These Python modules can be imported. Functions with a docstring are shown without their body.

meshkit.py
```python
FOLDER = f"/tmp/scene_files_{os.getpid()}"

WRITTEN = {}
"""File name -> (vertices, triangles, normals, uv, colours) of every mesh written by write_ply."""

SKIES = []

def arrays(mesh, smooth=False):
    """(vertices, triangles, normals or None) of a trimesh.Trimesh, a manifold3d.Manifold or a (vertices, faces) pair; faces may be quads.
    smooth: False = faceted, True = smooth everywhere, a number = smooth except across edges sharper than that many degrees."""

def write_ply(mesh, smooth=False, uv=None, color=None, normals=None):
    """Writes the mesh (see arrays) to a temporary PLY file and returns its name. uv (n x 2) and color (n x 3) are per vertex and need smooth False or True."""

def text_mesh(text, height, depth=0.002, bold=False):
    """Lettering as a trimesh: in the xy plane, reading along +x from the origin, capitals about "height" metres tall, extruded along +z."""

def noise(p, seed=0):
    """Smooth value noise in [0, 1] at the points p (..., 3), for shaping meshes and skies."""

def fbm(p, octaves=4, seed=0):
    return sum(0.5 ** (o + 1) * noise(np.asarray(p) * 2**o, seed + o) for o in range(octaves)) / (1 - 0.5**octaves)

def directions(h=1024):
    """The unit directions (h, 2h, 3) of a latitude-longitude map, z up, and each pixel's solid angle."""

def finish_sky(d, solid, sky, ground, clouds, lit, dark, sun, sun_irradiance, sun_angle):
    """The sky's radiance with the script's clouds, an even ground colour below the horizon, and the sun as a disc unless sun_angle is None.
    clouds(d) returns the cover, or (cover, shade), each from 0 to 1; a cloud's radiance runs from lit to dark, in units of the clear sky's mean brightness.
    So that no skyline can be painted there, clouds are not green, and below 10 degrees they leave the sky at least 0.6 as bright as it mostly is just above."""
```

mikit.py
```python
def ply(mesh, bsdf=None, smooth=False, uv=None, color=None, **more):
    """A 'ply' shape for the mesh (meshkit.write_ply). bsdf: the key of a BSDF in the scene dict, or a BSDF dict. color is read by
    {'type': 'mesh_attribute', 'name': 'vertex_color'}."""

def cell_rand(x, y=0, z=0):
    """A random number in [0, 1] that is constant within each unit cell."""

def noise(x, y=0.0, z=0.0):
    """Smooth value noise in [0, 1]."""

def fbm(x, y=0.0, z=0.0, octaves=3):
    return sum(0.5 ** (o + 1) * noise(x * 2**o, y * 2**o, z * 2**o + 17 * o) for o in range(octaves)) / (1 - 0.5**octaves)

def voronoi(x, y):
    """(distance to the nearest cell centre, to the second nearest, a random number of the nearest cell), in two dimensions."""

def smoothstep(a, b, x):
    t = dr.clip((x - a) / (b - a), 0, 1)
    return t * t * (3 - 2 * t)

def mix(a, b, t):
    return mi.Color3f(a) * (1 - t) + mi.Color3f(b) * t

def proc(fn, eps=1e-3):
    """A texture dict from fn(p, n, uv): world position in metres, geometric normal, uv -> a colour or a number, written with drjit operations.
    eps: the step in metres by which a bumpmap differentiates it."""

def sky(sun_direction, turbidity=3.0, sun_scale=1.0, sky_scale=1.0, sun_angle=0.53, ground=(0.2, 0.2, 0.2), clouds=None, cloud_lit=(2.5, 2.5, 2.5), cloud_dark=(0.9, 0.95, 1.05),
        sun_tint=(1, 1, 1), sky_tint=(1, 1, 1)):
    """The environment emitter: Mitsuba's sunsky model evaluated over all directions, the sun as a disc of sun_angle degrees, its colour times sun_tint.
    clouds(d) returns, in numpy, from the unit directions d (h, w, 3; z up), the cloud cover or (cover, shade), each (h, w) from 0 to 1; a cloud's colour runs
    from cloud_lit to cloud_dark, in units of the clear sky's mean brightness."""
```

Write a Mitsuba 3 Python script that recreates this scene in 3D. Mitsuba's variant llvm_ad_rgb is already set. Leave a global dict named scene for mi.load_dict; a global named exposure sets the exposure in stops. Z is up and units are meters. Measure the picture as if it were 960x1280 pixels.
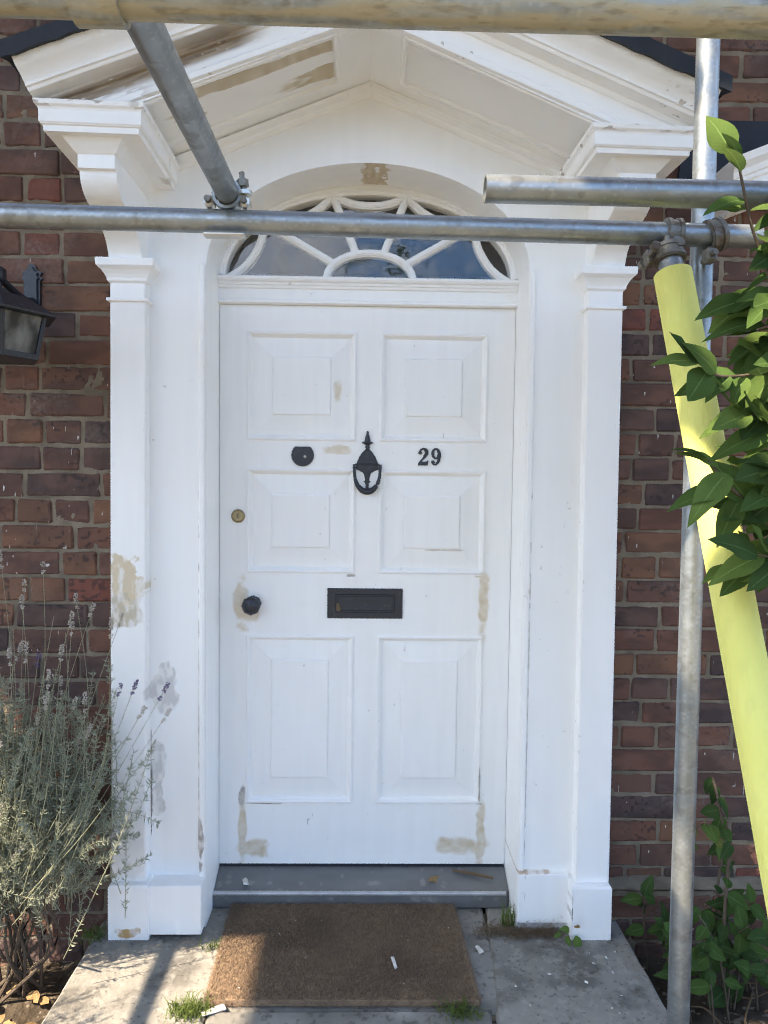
import math, random
import numpy as np, trimesh, mitsuba as mi, drjit as dr
import shapely.geometry as sg, shapely.ops as so
import mikit, meshkit
from mikit import proc, noise, fbm, smoothstep, mix, voronoi

random.seed(7); RNG = np.random.default_rng(7)
scene, labels = {'type': 'scene'}, {}
T4 = mi.ScalarTransform4f

# ------------------------------------------------------------------ camera, sky, exposure
CAM = np.array([0.012, -2.28, 1.39])
YAW, PITCH, ROLL = (math.radians(a) for a in (1.1, -2.75, 0.7))
FWD = np.array([math.sin(YAW) * math.cos(PITCH), math.cos(YAW) * math.cos(PITCH), math.sin(PITCH)])
R0 = np.cross(FWD, [0, 0, 1]); R0 /= np.linalg.norm(R0)
UP = np.cross(R0, FWD) * math.cos(ROLL) - R0 * math.sin(ROLL)
scene['camera'] = {'type': 'perspective', 'fov_axis': 'y', 'fov': math.degrees(2 * math.atan(640 / 924)), 'near_clip': 0.02, 'far_clip': 500.0,
                   'to_world': T4().look_at(origin=CAM.tolist(), target=(CAM + FWD).tolist(), up=UP.tolist()),
                   'film': {'type': 'hdrfilm', 'width': 768, 'height': 1024, 'rfilter': {'type': 'gaussian'}},
                   'sampler': {'type': 'independent', 'sample_count': 64}}

def sky_clouds(d):
    q = d / np.maximum(d[..., 2:3] + 0.12, 0.05)
    c = meshkit.fbm(np.stack([q[..., 0] * 1.1 + 1.48, q[..., 1] * 1.1 + 4.51, q[..., 2] * 0 + 1.7], -1), 5, 4)  # offset so that a cloud is mirrored in the left fanlight panes
    cover = np.clip((c - 0.485) / 0.16, 0, 1)
    return cover, np.clip((c - 0.58) / 0.3, 0, 1) * 0.6

SUN = (-0.64, -0.448, 1.0)
scene['sky_light'] = mikit.sky(SUN, turbidity=3, sun_scale=1.0, clouds=sky_clouds, cloud_lit=(2.9, 3.0, 3.15), sky_tint=(0.94, 1.0, 1.07))
exposure = 3.5

# ------------------------------------------------------------------ mesh helpers
cat = trimesh.util.concatenate

def box(x0, x1, y0, y1, z0, z1):
    b = trimesh.creation.box((x1 - x0, y1 - y0, z1 - z0)); b.apply_translation(((x0 + x1) / 2, (y0 + y1) / 2, (z0 + z1) / 2)); return b

def cbox(x0, x1, y0, y1, z0, z1, c=0.002, jit=0.0):
    """A box with chamfered edges (44 triangles); jit moves its corners a little."""
    lo, hi = np.array([x0, y0, z0]), np.array([x1, y1, z1]); c = min(c, (hi - lo).min() * 0.45)
    pts = []
    for sx in (0, 1):
        for sy in (0, 1):
            for sz in (0, 1):
                s = np.array([sx, sy, sz]); p = np.where(s, hi, lo); w = np.where(s, -c, c); j = RNG.uniform(-jit, jit, 3) if jit else 0
                for k in range(3):
                    e = np.zeros(3); e[k] = 1
                    pts.append(p + w * (1 - e) + j)
    return trimesh.convex.convex_hull(np.array(pts))

def loft_rect(x0, x1, y0, y1, prof):
    """Rectangular rings (z, overhang) stacked into one closed mesh: caps, plinths, entablatures."""
    v, f = [], []
    for z, o in prof:
        v += [(x0 - o, y0 - o, z), (x1 + o, y0 - o, z), (x1 + o, y1, z), (x0 - o, y1, z)]
    n = len(prof)
    for i in range(n - 1):
        for k in range(4):
            a, b = i * 4 + k, i * 4 + (k + 1) % 4
            f += [(a, b, b + 4), (a, b + 4, a + 4)]
    f += [(0, 2, 1), (0, 3, 2)]; t = (n - 1) * 4; f += [(t, t + 1, t + 2), (t, t + 2, t + 3)]
    m = trimesh.Trimesh(np.array(v), np.array(f), process=False); m.fix_normals(); return m

def extrude(poly, d):
    gs = poly.geoms if hasattr(poly, 'geoms') else [poly]
    return cat([trimesh.creation.extrude_polygon(g, d, engine='earcut') for g in gs if g.area > 1e-9])

def ext_xz(poly, y0, y1):
    """Polygon given in (x, z), extruded from y0 to y1."""
    m = extrude(poly, y1 - y0); v = m.vertices.copy()
    m.vertices = np.stack([v[:, 0], y0 + v[:, 2], v[:, 1]], 1); m.invert(); return m

def ext_yz(pts, x0, x1):
    """Profile of (y, z) points, extruded from x0 to x1."""
    m = extrude(sg.Polygon(pts).buffer(0), x1 - x0); v = m.vertices.copy()
    m.vertices = np.stack([x0 + v[:, 2], v[:, 0], v[:, 1]], 1); return m

def ring_panel(x0, x1, z0, z1, prof):
    """Nested rectangles (inset, y): a moulded panel, seen from -y."""
    v, f = [], []
    for i, y in prof:
        v += [(x0 + i, y, z0 + i), (x1 - i, y, z0 + i), (x1 - i, y, z1 - i), (x0 + i, y, z1 - i)]
    for k in range(len(prof) - 1):
        for j in range(4):
            a, b = 4 * k + j, 4 * k + (j + 1) % 4
            f += [(a, b, b + 4), (a, b + 4, a + 4)]
    t = 4 * (len(prof) - 1); f += [(t, t + 1, t + 2), (t, t + 2, t + 3)]
    return trimesh.Trimesh(np.array(v, float), np.array(f), process=False)

def align(m, axis, at):
    m = m.copy(); m.apply_transform(trimesh.geometry.align_vectors([0, 0, 1], np.asarray(axis, float) / np.linalg.norm(axis))); m.apply_translation(at); return m

def pipe(p0, p1, r=0.02415, wall=0.004, n=48):
    p0, p1 = np.array(p0, float), np.array(p1, float)
    m = trimesh.creation.annulus(r - wall, r, np.linalg.norm(p1 - p0), sections=n)
    return align(m, p1 - p0, (p0 + p1) / 2)

def rod(p0, p1, r, n=12):
    p0, p1 = np.array(p0, float), np.array(p1, float)
    return align(trimesh.creation.cylinder(r, np.linalg.norm(p1 - p0), sections=n), p1 - p0, (p0 + p1) / 2)

def strand(pts, rad, n=5):
    v, f = meshkit_tube(np.asarray(pts, float), rad, n); return trimesh.Trimesh(v, f, process=False)

def meshkit_tube(p, rad, n):
    t = np.gradient(p, axis=0); t /= np.linalg.norm(t, axis=1, keepdims=True) + 1e-12
    a = np.cross(t, np.where(np.abs(t[:, 2:]) < 0.9, [0, 0, 1.0], [1.0, 0, 0])); a /= np.linalg.norm(a, axis=1, keepdims=True) + 1e-12
    b, ang = np.cross(t, a), np.arange(n) * 2 * np.pi / n
    rad = np.broadcast_to(rad, (len(p),))
    v = p[:, None] + rad[:, None, None] * (np.cos(ang)[None, :, None] * a[:, None] + np.sin(ang)[None, :, None] * b[:, None])
    i, j = np.meshgrid(np.arange(len(p) - 1), np.arange(n), indexing='ij')
    q = np.stack([i * n + j, i * n + (j + 1) % n, (i + 1) * n + (j + 1) % n, (i + 1) * n + j], -1).reshape(-1, 4)
    return v.reshape(-1, 3), np.vstack([q[:, [0, 1, 2]], q[:, [0, 2, 3]]])

def bez(ps, n=10):
    ps = np.asarray(ps, float); t = np.linspace(0, len(ps) - 1, n); out = []
    for u in t:
        i = min(int(u), len(ps) - 2); s = u - i
        p0, p1, p2, p3 = ps[max(i - 1, 0)], ps[i], ps[i + 1], ps[min(i + 2, len(ps) - 1)]
        out.append(0.5 * (2 * p1 + (p2 - p0) * s + (2 * p0 - 5 * p1 + 4 * p2 - p3) * s * s + (3 * p1 - p0 - 3 * p2 + p3) * s ** 3))
    return np.array(out)

def fast_cat(parts):
    vs, fs, o = [], [], 0
    for v, f in parts:
        vs.append(v); fs.append(np.asarray(f) + o); o += len(v)
    return trimesh.Trimesh(np.vstack(vs), np.vstack(fs), process=False)

# ------------------------------------------------------------------ scene helpers
def free(key):
    if key not in TAKEN: TAKEN.add(key); return key
    i = 1
    while f'{key}_{i:03d}' in TAKEN: i += 1
    TAKEN.add(f'{key}_{i:03d}'); return f'{key}_{i:03d}'
TAKEN = set()

def thing(name, label, category, group=None):
    key = free(name); labels[key] = {'label': label, 'category': category}
    if group: labels[key]['group'] = group
    return key

def structure(name):
    key = free(name); labels[key] = {'kind': 'structure'}; return key

def put(key, mesh, bsdf, smooth=False, **kw):
    scene[key] = mikit.ply(mesh, bsdf, smooth, **kw); return key

def part(parent, name, mesh, bsdf, smooth=False, label=None, kind=None, **kw):
    key = free(f'{parent}__{name}'); put(key, mesh, bsdf, smooth, **kw)
    if label or kind: labels[key] = {k: v for k, v in (('label', label), ('kind', kind)) if v}
    return key

def sub(parent, name): return free(f'{parent}__{name}')

# ------------------------------------------------------------------ materials
def mat(name, d): scene[name] = d; return name
def bumped(b, fn, scale, eps=1e-3): return {'type': 'bumpmap', 'scale': scale, 'arbitrary': proc(fn, eps), 'bsdf': b}
def pr(color, rough=0.5, spec=0.5, metal=0.0, **k):
    c = color if isinstance(color, dict) else {'type': 'rgb', 'value': list(color)}
    return {'type': 'principled', 'base_color': c, 'roughness': rough, 'specular': spec, 'metallic': metal, **k}
def two(b): return {'type': 'twosided', 'bsdf': b}

WHITE = (0.79, 0.79, 0.775)
def brush(p): return fbm(p.x * 45 + 3, p.z * 9, p.y * 30, 3)
def patchmask(p, x0, x1, z0, z1, wob, n, soft=0.10):
    u, v = (p.x - (x0 + x1) / 2) / ((x1 - x0) / 2), (p.z - (z0 + z1) / 2) / ((z1 - z0) / 2)
    d = dr.maximum(dr.abs(u), dr.abs(v)) * 0.35 + dr.sqrt(u * u + v * v) * 0.60
    return smoothstep(1 + soft, 1 - soft, d + n * wob * 2)

FILL, FILL2, PRIME, TIMBER, GREYF = (0.47, 0.37, 0.225), (0.55, 0.465, 0.325), (0.55, 0.535, 0.51), (0.17, 0.125, 0.08), (0.53, 0.52, 0.505)
CRACK = (0.16, 0.145, 0.13)
DOOR_PATCHES = [(-0.428, -0.383, 0.895, 1.03, FILL2, 0.6), (-0.41, -0.35, 0.905, 0.955, FILL2, 0.6), (0.374, 0.404, 0.888, 1.082, FILL, 0.5), (0.379, 0.408, 0.10, 0.30, FILL, 0.45),
                (0.245, 0.40, 0.135, 0.185, FILL, 0.45), (-0.41, -0.388, 0.105, 0.30, FILL, 0.5), (-0.405, -0.315, 0.125, 0.178, FILL, 0.5), (-0.14, -0.066, 1.460, 1.486, FILL2, 0.6),
                (-0.108, -0.080, 1.63, 1.69, FILL2, 0.7), (-0.395, -0.27, 0.2995, 0.3045, CRACK, 0.5), (0.36, 0.39, 1.062, 1.068, FILL, 0.9), (0.21, 0.31, 1.148, 1.153, (0.40, 0.37, 0.33), 0.9),
                (0.3835, 0.389, 0.30, 0.43, CRACK, 0.9), (0.375, 0.395, 0.300, 0.307, CRACK, 0.8), (-0.41, -0.39, 0.30, 0.36, CRACK, 0.9), (-0.06, -0.03, 1.060, 1.068, CRACK, 0.9)]
def door_color(p, n, uv):
    c = mix(WHITE, (0.745, 0.745, 0.73), fbm(p.x * 60, p.z * 5, 2.0, 3) * 0.9)
    q = fbm(p.x * 34, p.z * 34, 5.0, 4) - 0.5; w2 = fbm(p.x * 45, p.z * 60, 3.0, 3)
    for x0, x1, z0, z1, col, w in DOOR_PATCHES:
        c = mix(c, mix(col, (0.70, 0.67, 0.60), w2 * 0.8), patchmask(p, x0, x1, z0, z1, w, q, 0.30) * 0.92)
    spot = smoothstep(0.982, 0.990, noise(p.x * 60 + 3, p.z * 60, 4.0))
    return mix(c, (0.42, 0.40, 0.37), spot * 0.7)
mat('mat_door_paint', two(bumped(pr(proc(door_color), 0.33), lambda p, n, uv: fbm(p.x * 110 + 3, p.z * 9, p.y * 60, 2) + 0.5 * noise(p.x * 14, p.z * 14, 3.0), 0.0010)))

SUR_PATCHES = [(-0.752, -0.658, 0.935, 1.06, (0.46, 0.41, 0.31), 0.30), (-0.752, -0.658, 1.02, 1.13, FILL2, 0.9), (-0.645, -0.565, 0.675, 0.805, GREYF, 0.55),
               (-0.642, -0.607, 0.35, 0.57, GREYF, 0.8), (-0.50, -0.486, 0.20, 0.33, (0.30, 0.27, 0.24), 0.9), (-0.722, -0.660, 0.004, 0.036, (0.42, 0.27, 0.12), 0.8),
               (-0.6455, -0.6405, 0.30, 0.60, (0.16, 0.145, 0.13), 0.45), (-0.70, -0.655, 0.17, 0.30, (0.70, 0.70, 0.69), 0.9), (0.48, 0.57, 0.1755, 0.183, (0.48, 0.38, 0.29), 0.8), (0.633, 0.637, 0.06, 0.10, CRACK, 0.3), (0.633, 0.637, 0.11, 0.14, CRACK, 0.3),
               (-0.501, -0.497, 0.36, 1.05, (0.45, 0.43, 0.40), 1.2), (0.499, 0.503, 0.25, 1.1, (0.50, 0.48, 0.45), 1.2)]
def sur_n(p): return fbm(p.x * 27, p.z * 27, 5.0, 4) - 0.5
def surround_color(p, n, uv):
    c = mix(WHITE, (0.735, 0.735, 0.72), fbm(p.x * 40, p.z * 3, p.y * 40, 3) * 0.9)
    q = sur_n(p); w2 = smoothstep(0.38, 0.75, fbm(p.x * 60, p.z * 34, 3.0, 4)) * 0.75
    for x0, x1, z0, z1, col, w in SUR_PATCHES:
        c = mix(c, mix(col, (0.74, 0.73, 0.70), w2), patchmask(p, x0, x1, z0, z1, w, q, 0.10))
    k = fbm(p.x * 45, p.y * 45, 2.0, 3) - 0.5
    c = mix(c, mix((0.44, 0.34, 0.20), (0.56, 0.47, 0.34), noise(p.x * 90, p.y * 30, 1.0)), smoothstep(0.042, 0.034, dr.abs(p.x - 0.017) + k * 0.05) * smoothstep(0.3, 0.5, dr.abs(n.z)) * smoothstep(2.1, 2.12, p.z) * smoothstep(2.42, 2.40, p.z) * smoothstep(0.104, 0.096, p.y) * smoothstep(-0.25, -0.15, k) * 0.9)
    grime = smoothstep(0.72, 0.80, fbm(p.x * 60 + 7, p.z * 60, p.y * 60, 3)) * smoothstep(0.66, 0.74, noise(p.x * 5, p.z * 4, 8.0))
    return mix(c, (0.50, 0.48, 0.45), grime * 0.6)
def sur_bump(p, n, uv):
    q = sur_n(p); h = fbm(p.x * 100 + 3, p.z * 9, p.y * 60, 2) + 0.6 * noise(p.x * 14, p.z * 14, p.y * 14)
    for k in (2, 3, 6): h -= 0.9 * patchmask(p, *SUR_PATCHES[k][:4], SUR_PATCHES[k][5], q, 0.05)
    return h + 0.5 * patchmask(p, *SUR_PATCHES[0][:4], SUR_PATCHES[0][5], q, 0.05)
mat('mat_surround_paint', two(bumped(pr(proc(surround_color), 0.42), sur_bump, 0.0012)))

def hood_color(p, n, uv):
    c = mix(WHITE, (0.72, 0.71, 0.68), fbm(p.x * 8, p.z * 8, p.y * 8, 3) * 0.8)
    v = p.z - (2.68 - 0.385 * dr.abs(p.x))
    left = smoothstep(-0.24, -0.34, p.x)
    nn = fbm(p.x * 14, v * 60, p.y * 14, 4)
    front = smoothstep(-0.33, -0.36, p.y)
    bare = smoothstep(0.030, 0.012, dr.abs(v + 0.078)) * smoothstep(0.34, 0.46, nn) * left * front
    c = mix(c, mix(TIMBER, (0.32, 0.25, 0.17), noise(p.x * 30, v * 200, 1.0)), bare)
    peel = smoothstep(0.50, 0.56, fbm(p.x * 10 + 2, v * 30, 4.0, 4)) * smoothstep(-0.50, -0.62, p.x) * smoothstep(-0.085, -0.095, v) * front
    c = mix(c, (0.42, 0.39, 0.36), peel * 0.85)
    flake = smoothstep(0.68, 0.73, fbm(p.x * 55, p.z * 70, p.y * 55, 3)) * smoothstep(0.60, 0.68, noise(p.x * 5 + 2, p.z * 9, p.y * 8))
    return mix(c, (0.36, 0.30, 0.23), flake * 0.75)
mat('mat_hood_paint', two(bumped(pr(proc(hood_color), 0.45), lambda p, n, uv: fbm(p.x * 30, p.z * 30, p.y * 30, 3), 0.0014)))

def soffit_color(p, n, uv):
    c = mix(WHITE, (0.72, 0.715, 0.69), fbm(p.x * 6, p.y * 6, 3.0, 3))
    k = fbm(p.x * 12, p.y * 30, 1.0, 3) - 0.5
    st1 = smoothstep(0.030, 0.022, dr.abs(p.y + 0.318 + k * 0.03)) * smoothstep(-0.095, -0.101, p.x) * smoothstep(-0.52, -0.42, p.x + k * 0.2)
    st2 = smoothstep(0.036, 0.028, dr.abs(p.y + 0.205 + k * 0.05)) * smoothstep(-0.095, -0.103, p.x) * smoothstep(-0.25, -0.20, p.x + k * 0.16)
    st1 = dr.maximum(st1, smoothstep(0.030, 0.018, dr.abs(p.y + 0.235 + k * 0.08)) * smoothstep(-0.40, -0.43, p.x + k * 0.2) * smoothstep(-0.56, -0.50, p.x + k * 0.2))
    c = mix(c, mix((0.40, 0.32, 0.19), (0.52, 0.45, 0.32), noise(p.x * 60, p.y * 20, 2.0)), dr.maximum(st1, st2) * 0.9)
    return c
mat('mat_soffit_paint', two(bumped(pr(proc(soffit_color), 0.5), lambda p, n, uv: fbm(p.x * 20, p.y * 20, p.z * 20, 3), 0.0014)))
def block_color(p, n, uv):
    c = mix(WHITE, (0.72, 0.71, 0.68), fbm(p.x * 8, p.z * 8, p.y * 8, 3) * 0.8)
    chip = smoothstep(0.60, 0.66, fbm(p.x * 30, p.z * 90, p.y * 30, 3)) * smoothstep(2.268, 2.280, p.z + 0.021 * p.x)
    c = mix(c, (0.30, 0.25, 0.20), chip * 0.8)
    grey = smoothstep(0.58, 0.64, fbm(p.x * 20, p.z * 20, p.y * 16, 3)) * smoothstep(-0.55, -0.57, p.x) * smoothstep(-0.60, -0.58, p.x)
    return mix(c, (0.50, 0.47, 0.42), grey * 0.8)
mat('mat_block_paint', two(bumped(pr(proc(block_color), 0.45), lambda p, n, uv: fbm(p.x * 30, p.z * 30, p.y * 30, 2), 0.0010)))
mat('mat_white_paint', two(pr(WHITE, 0.4)))

def black_color(p, n, uv):
    return mix((0.012, 0.016, 0.024), (0.030, 0.033, 0.038), smoothstep(0.62, 0.85, fbm(p.x * 90, p.z * 90, p.y * 90, 3)))
mat('mat_black_iron', two(bumped(pr(proc(black_color), 0.38), lambda p, n, uv: fbm(p.x * 150, p.z * 150, p.y * 150, 2), 0.0006)))
mat('mat_lead', two(bumped(pr(proc(lambda p, n, uv: mix((0.009, 0.013, 0.020), (0.026, 0.030, 0.038), fbm(p.x * 14, p.z * 14, p.y * 14, 4))), 0.65, 0.3), lambda p, n, uv: fbm(p.x * 60, p.z * 60, p.y * 60, 3), 0.003)))

BRICKS = [((0.128, 0.069, 0.052), (0.084, 0.050, 0.041)), ((0.142, 0.071, 0.050), (0.095, 0.051, 0.039)), ((0.108, 0.064, 0.053), (0.068, 0.045, 0.040)),
          ((0.165, 0.086, 0.054), (0.112, 0.062, 0.044)), ((0.090, 0.058, 0.051), (0.055, 0.039, 0.037)), ((0.160, 0.062, 0.045), (0.108, 0.049, 0.038))]
def brick_fn(a, b, s):
    def f(p, n, uv):
        c = mix(b, a, smoothstep(0.3, 0.7, fbm(p.x * 11 + s, p.z * 22, p.y * 9, 4)))
        c = mix(c, (0.025, 0.021, 0.023), smoothstep(0.66, 0.76, noise(p.x * 95 + s, p.z * 110, p.y * 90)) * smoothstep(0.50, 0.75, noise(p.x * 8, p.z * 13, s)) * 0.6)
        c = mix(c, (0.55, 0.53, 0.50), smoothstep(0.950, 0.965, noise(p.x * 110, p.z * 38, s)) * 0.8)
        lime = smoothstep(0.50, 0.85, fbm(p.x * 6, p.z * 8, 3.3, 3)) * noise(p.x * 160, p.z * 160, 1.0)
        return mix(c, (0.27, 0.235, 0.21), lime * 0.40)
    return f
for i, (a, b) in enumerate(BRICKS):
    mat(f'mat_brick_{"abcdef"[i]}', bumped(pr(proc(brick_fn(a, b, i * 3.7)), 0.85, 0.25), lambda p, n, uv: fbm(p.x * 75, p.z * 75, p.y * 75, 3), 0.0065))
def mortar_color(p, n, uv):
    c = mix((0.125, 0.102, 0.075), (0.245, 0.208, 0.157), fbm(p.x * 25, p.z * 25, p.y * 25, 4))
    return mix(c, (0.10, 0.085, 0.065), smoothstep(0.58, 0.72, fbm(p.x * 6, p.z * 9, 2.0, 4)) * 0.6)
mat('mat_mortar', bumped(pr(proc(mortar_color), 0.95, 0.1), lambda p, n, uv: fbm(p.x * 110, p.z * 110, p.y * 110, 3), 0.006))

def stone_color(p, n, uv):
    c = mix((0.15, 0.142, 0.125), (0.285, 0.27, 0.24), fbm(p.x * 4 + 1, p.y * 4, 2.0, 5))
    c = mix(c, (0.065, 0.06, 0.055), smoothstep(0.48, 0.72, fbm(p.x * 8 + 5, p.y * 8, 1.0, 4)) * 0.6)
    c = mix(c, (0.34, 0.33, 0.30), smoothstep(0.50, 0.85, fbm(p.x * 60, p.y * 60, 4.0, 3)) * 0.35)
    return mix(c, (0.05, 0.047, 0.042), smoothstep(0.62, 0.85, fbm(p.x * 110, p.y * 110, 7.0, 3)) * 0.5)
mat('mat_stone', bumped(pr(proc(stone_color), 0.9, 0.2), lambda p, n, uv: fbm(p.x * 50, p.y * 50, p.z * 50, 5), 0.006))
mat('mat_concrete', bumped(pr(proc(lambda p, n, uv: mix(mix((0.10, 0.095, 0.085), (0.30, 0.285, 0.255), fbm(p.x * 9, p.y * 14, p.z * 7, 4)), (0.065, 0.06, 0.052), smoothstep(0.55, 0.8, fbm(p.x * 70, p.y * 70, 2.0, 3)) * 0.6)), 0.9, 0.2), lambda p, n, uv: fbm(p.x * 60, p.y * 60, p.z * 60, 4), 0.004))
mat('mat_gravel', pr(proc(lambda p, n, uv: mix((0.10, 0.09, 0.065), (0.17, 0.155, 0.115), fbm(p.x * 9, p.y * 9, 0.0, 3))), 0.95, 0.1))
def soil_color(p, n, uv):
    c = mix((0.030, 0.024, 0.018), (0.085, 0.068, 0.05), fbm(p.x * 20, p.y * 20, 1.0, 5))
    return mix(c, (0.20, 0.17, 0.13), smoothstep(0.66, 0.74, fbm(p.x * 60, p.y * 60, 3.0, 3)) * 0.7)
mat('mat_soil', bumped(pr(proc(soil_color), 0.95, 0.1), lambda p, n, uv: fbm(p.x * 60, p.y * 60, p.z * 60, 4), 0.012))
def coir_color(p, n, uv):
    c = mix((0.150, 0.105, 0.070), (0.27, 0.19, 0.125), fbm(p.x * 90, p.y * 90, p.z * 60, 3))
    return mix(c, (0.11, 0.082, 0.060), smoothstep(0.40, 0.75, fbm(p.x * 7, p.y * 7, 3.0, 4)) * 0.5)
mat('mat_coir', two(pr(proc(coir_color), 0.9, 0.15)))
def sill_color(p, n, uv):
    c = mix((0.095, 0.096, 0.098), (0.15, 0.15, 0.147), fbm(p.x * 9, p.y * 30, p.z * 30, 3))
    return mix(c, (0.26, 0.25, 0.23), smoothstep(0.62, 0.80, fbm(p.x * 30, p.y * 40, p.z * 30 + 5, 3)) * 0.5)
mat('mat_sill', bumped(pr(proc(sill_color), 0.27, 0.6), lambda p, n, uv: fbm(p.x * 50, p.y * 50, p.z * 50, 2), 0.0010))
mat('mat_worn_metal', pr(proc(lambda p, n, uv: mix((0.30, 0.30, 0.30), (0.52, 0.52, 0.51), fbm(p.x * 40, p.y * 10, 2.0, 3))), 0.42, 0.5, 0.35))

def galv(p, n, uv):
    c = mix((0.25, 0.275, 0.285), (0.37, 0.40, 0.41), fbm(p.x * 28, p.y * 28, p.z * 28, 3))
    c = mix(c, (0.46, 0.48, 0.49), smoothstep(0.60, 0.85, noise(p.x * 170 + 4, p.y * 170, p.z * 170)) * 0.35)
    return mix(c, (0.17, 0.17, 0.16), smoothstep(0.56, 0.72, fbm(p.x * 42, p.y * 42, p.z * 36 + 9, 3)) * 0.45)
def galv_rough(p, n, uv): return 0.30 + 0.22 * noise(p.x * 40, p.y * 40, p.z * 40)
mat('mat_galvanised', bumped(pr(proc(galv), proc(galv_rough), 0.5, 0.80), lambda p, n, uv: fbm(p.x * 80, p.y * 80, p.z * 80, 2), 0.0006))
def rusty(p, n, uv):
    c = galv(p, n, uv) * mi.Color3f(0.95, 0.92, 0.84)
    k = fbm(p.x * 16, p.y * 110, p.z * 110, 3)
    c = mix(c, (0.42, 0.36, 0.22), smoothstep(0.30, 0.66, k) * 0.7)
    return mix(c, (0.15, 0.125, 0.085), smoothstep(0.50, 0.80, fbm(p.x * 60, p.y * 190, p.z * 190, 3)) * 0.5)
mat('mat_rusty_tube', bumped(pr(proc(rusty), 0.5, 0.5, 0.4), lambda p, n, uv: fbm(p.x * 120, p.y * 80, p.z * 80, 2), 0.001))
def fitting(p, n, uv):
    c = mix((0.13, 0.125, 0.11), (0.26, 0.25, 0.22), fbm(p.x * 60, p.y * 60, p.z * 60, 3))
    return mix(c, (0.11, 0.075, 0.045), smoothstep(0.5, 0.70, fbm(p.x * 45 + 3, p.y * 45, p.z * 45, 3)) * 0.7)
mat('mat_fitting', bumped(pr(proc(fitting), 0.5, 0.5, 0.6), lambda p, n, uv: fbm(p.x * 150, p.y * 150, p.z * 150, 3), 0.0015))
mat('mat_zinc', pr((0.62, 0.60, 0.54), 0.35, 0.5, 0.85))
mat('mat_brass', pr(proc(lambda p, n, uv: mix((0.22, 0.17, 0.09), (0.42, 0.36, 0.22), fbm(p.x * 200, p.z * 200, 1.0, 3))), 0.4, 0.5, 0.8))
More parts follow.
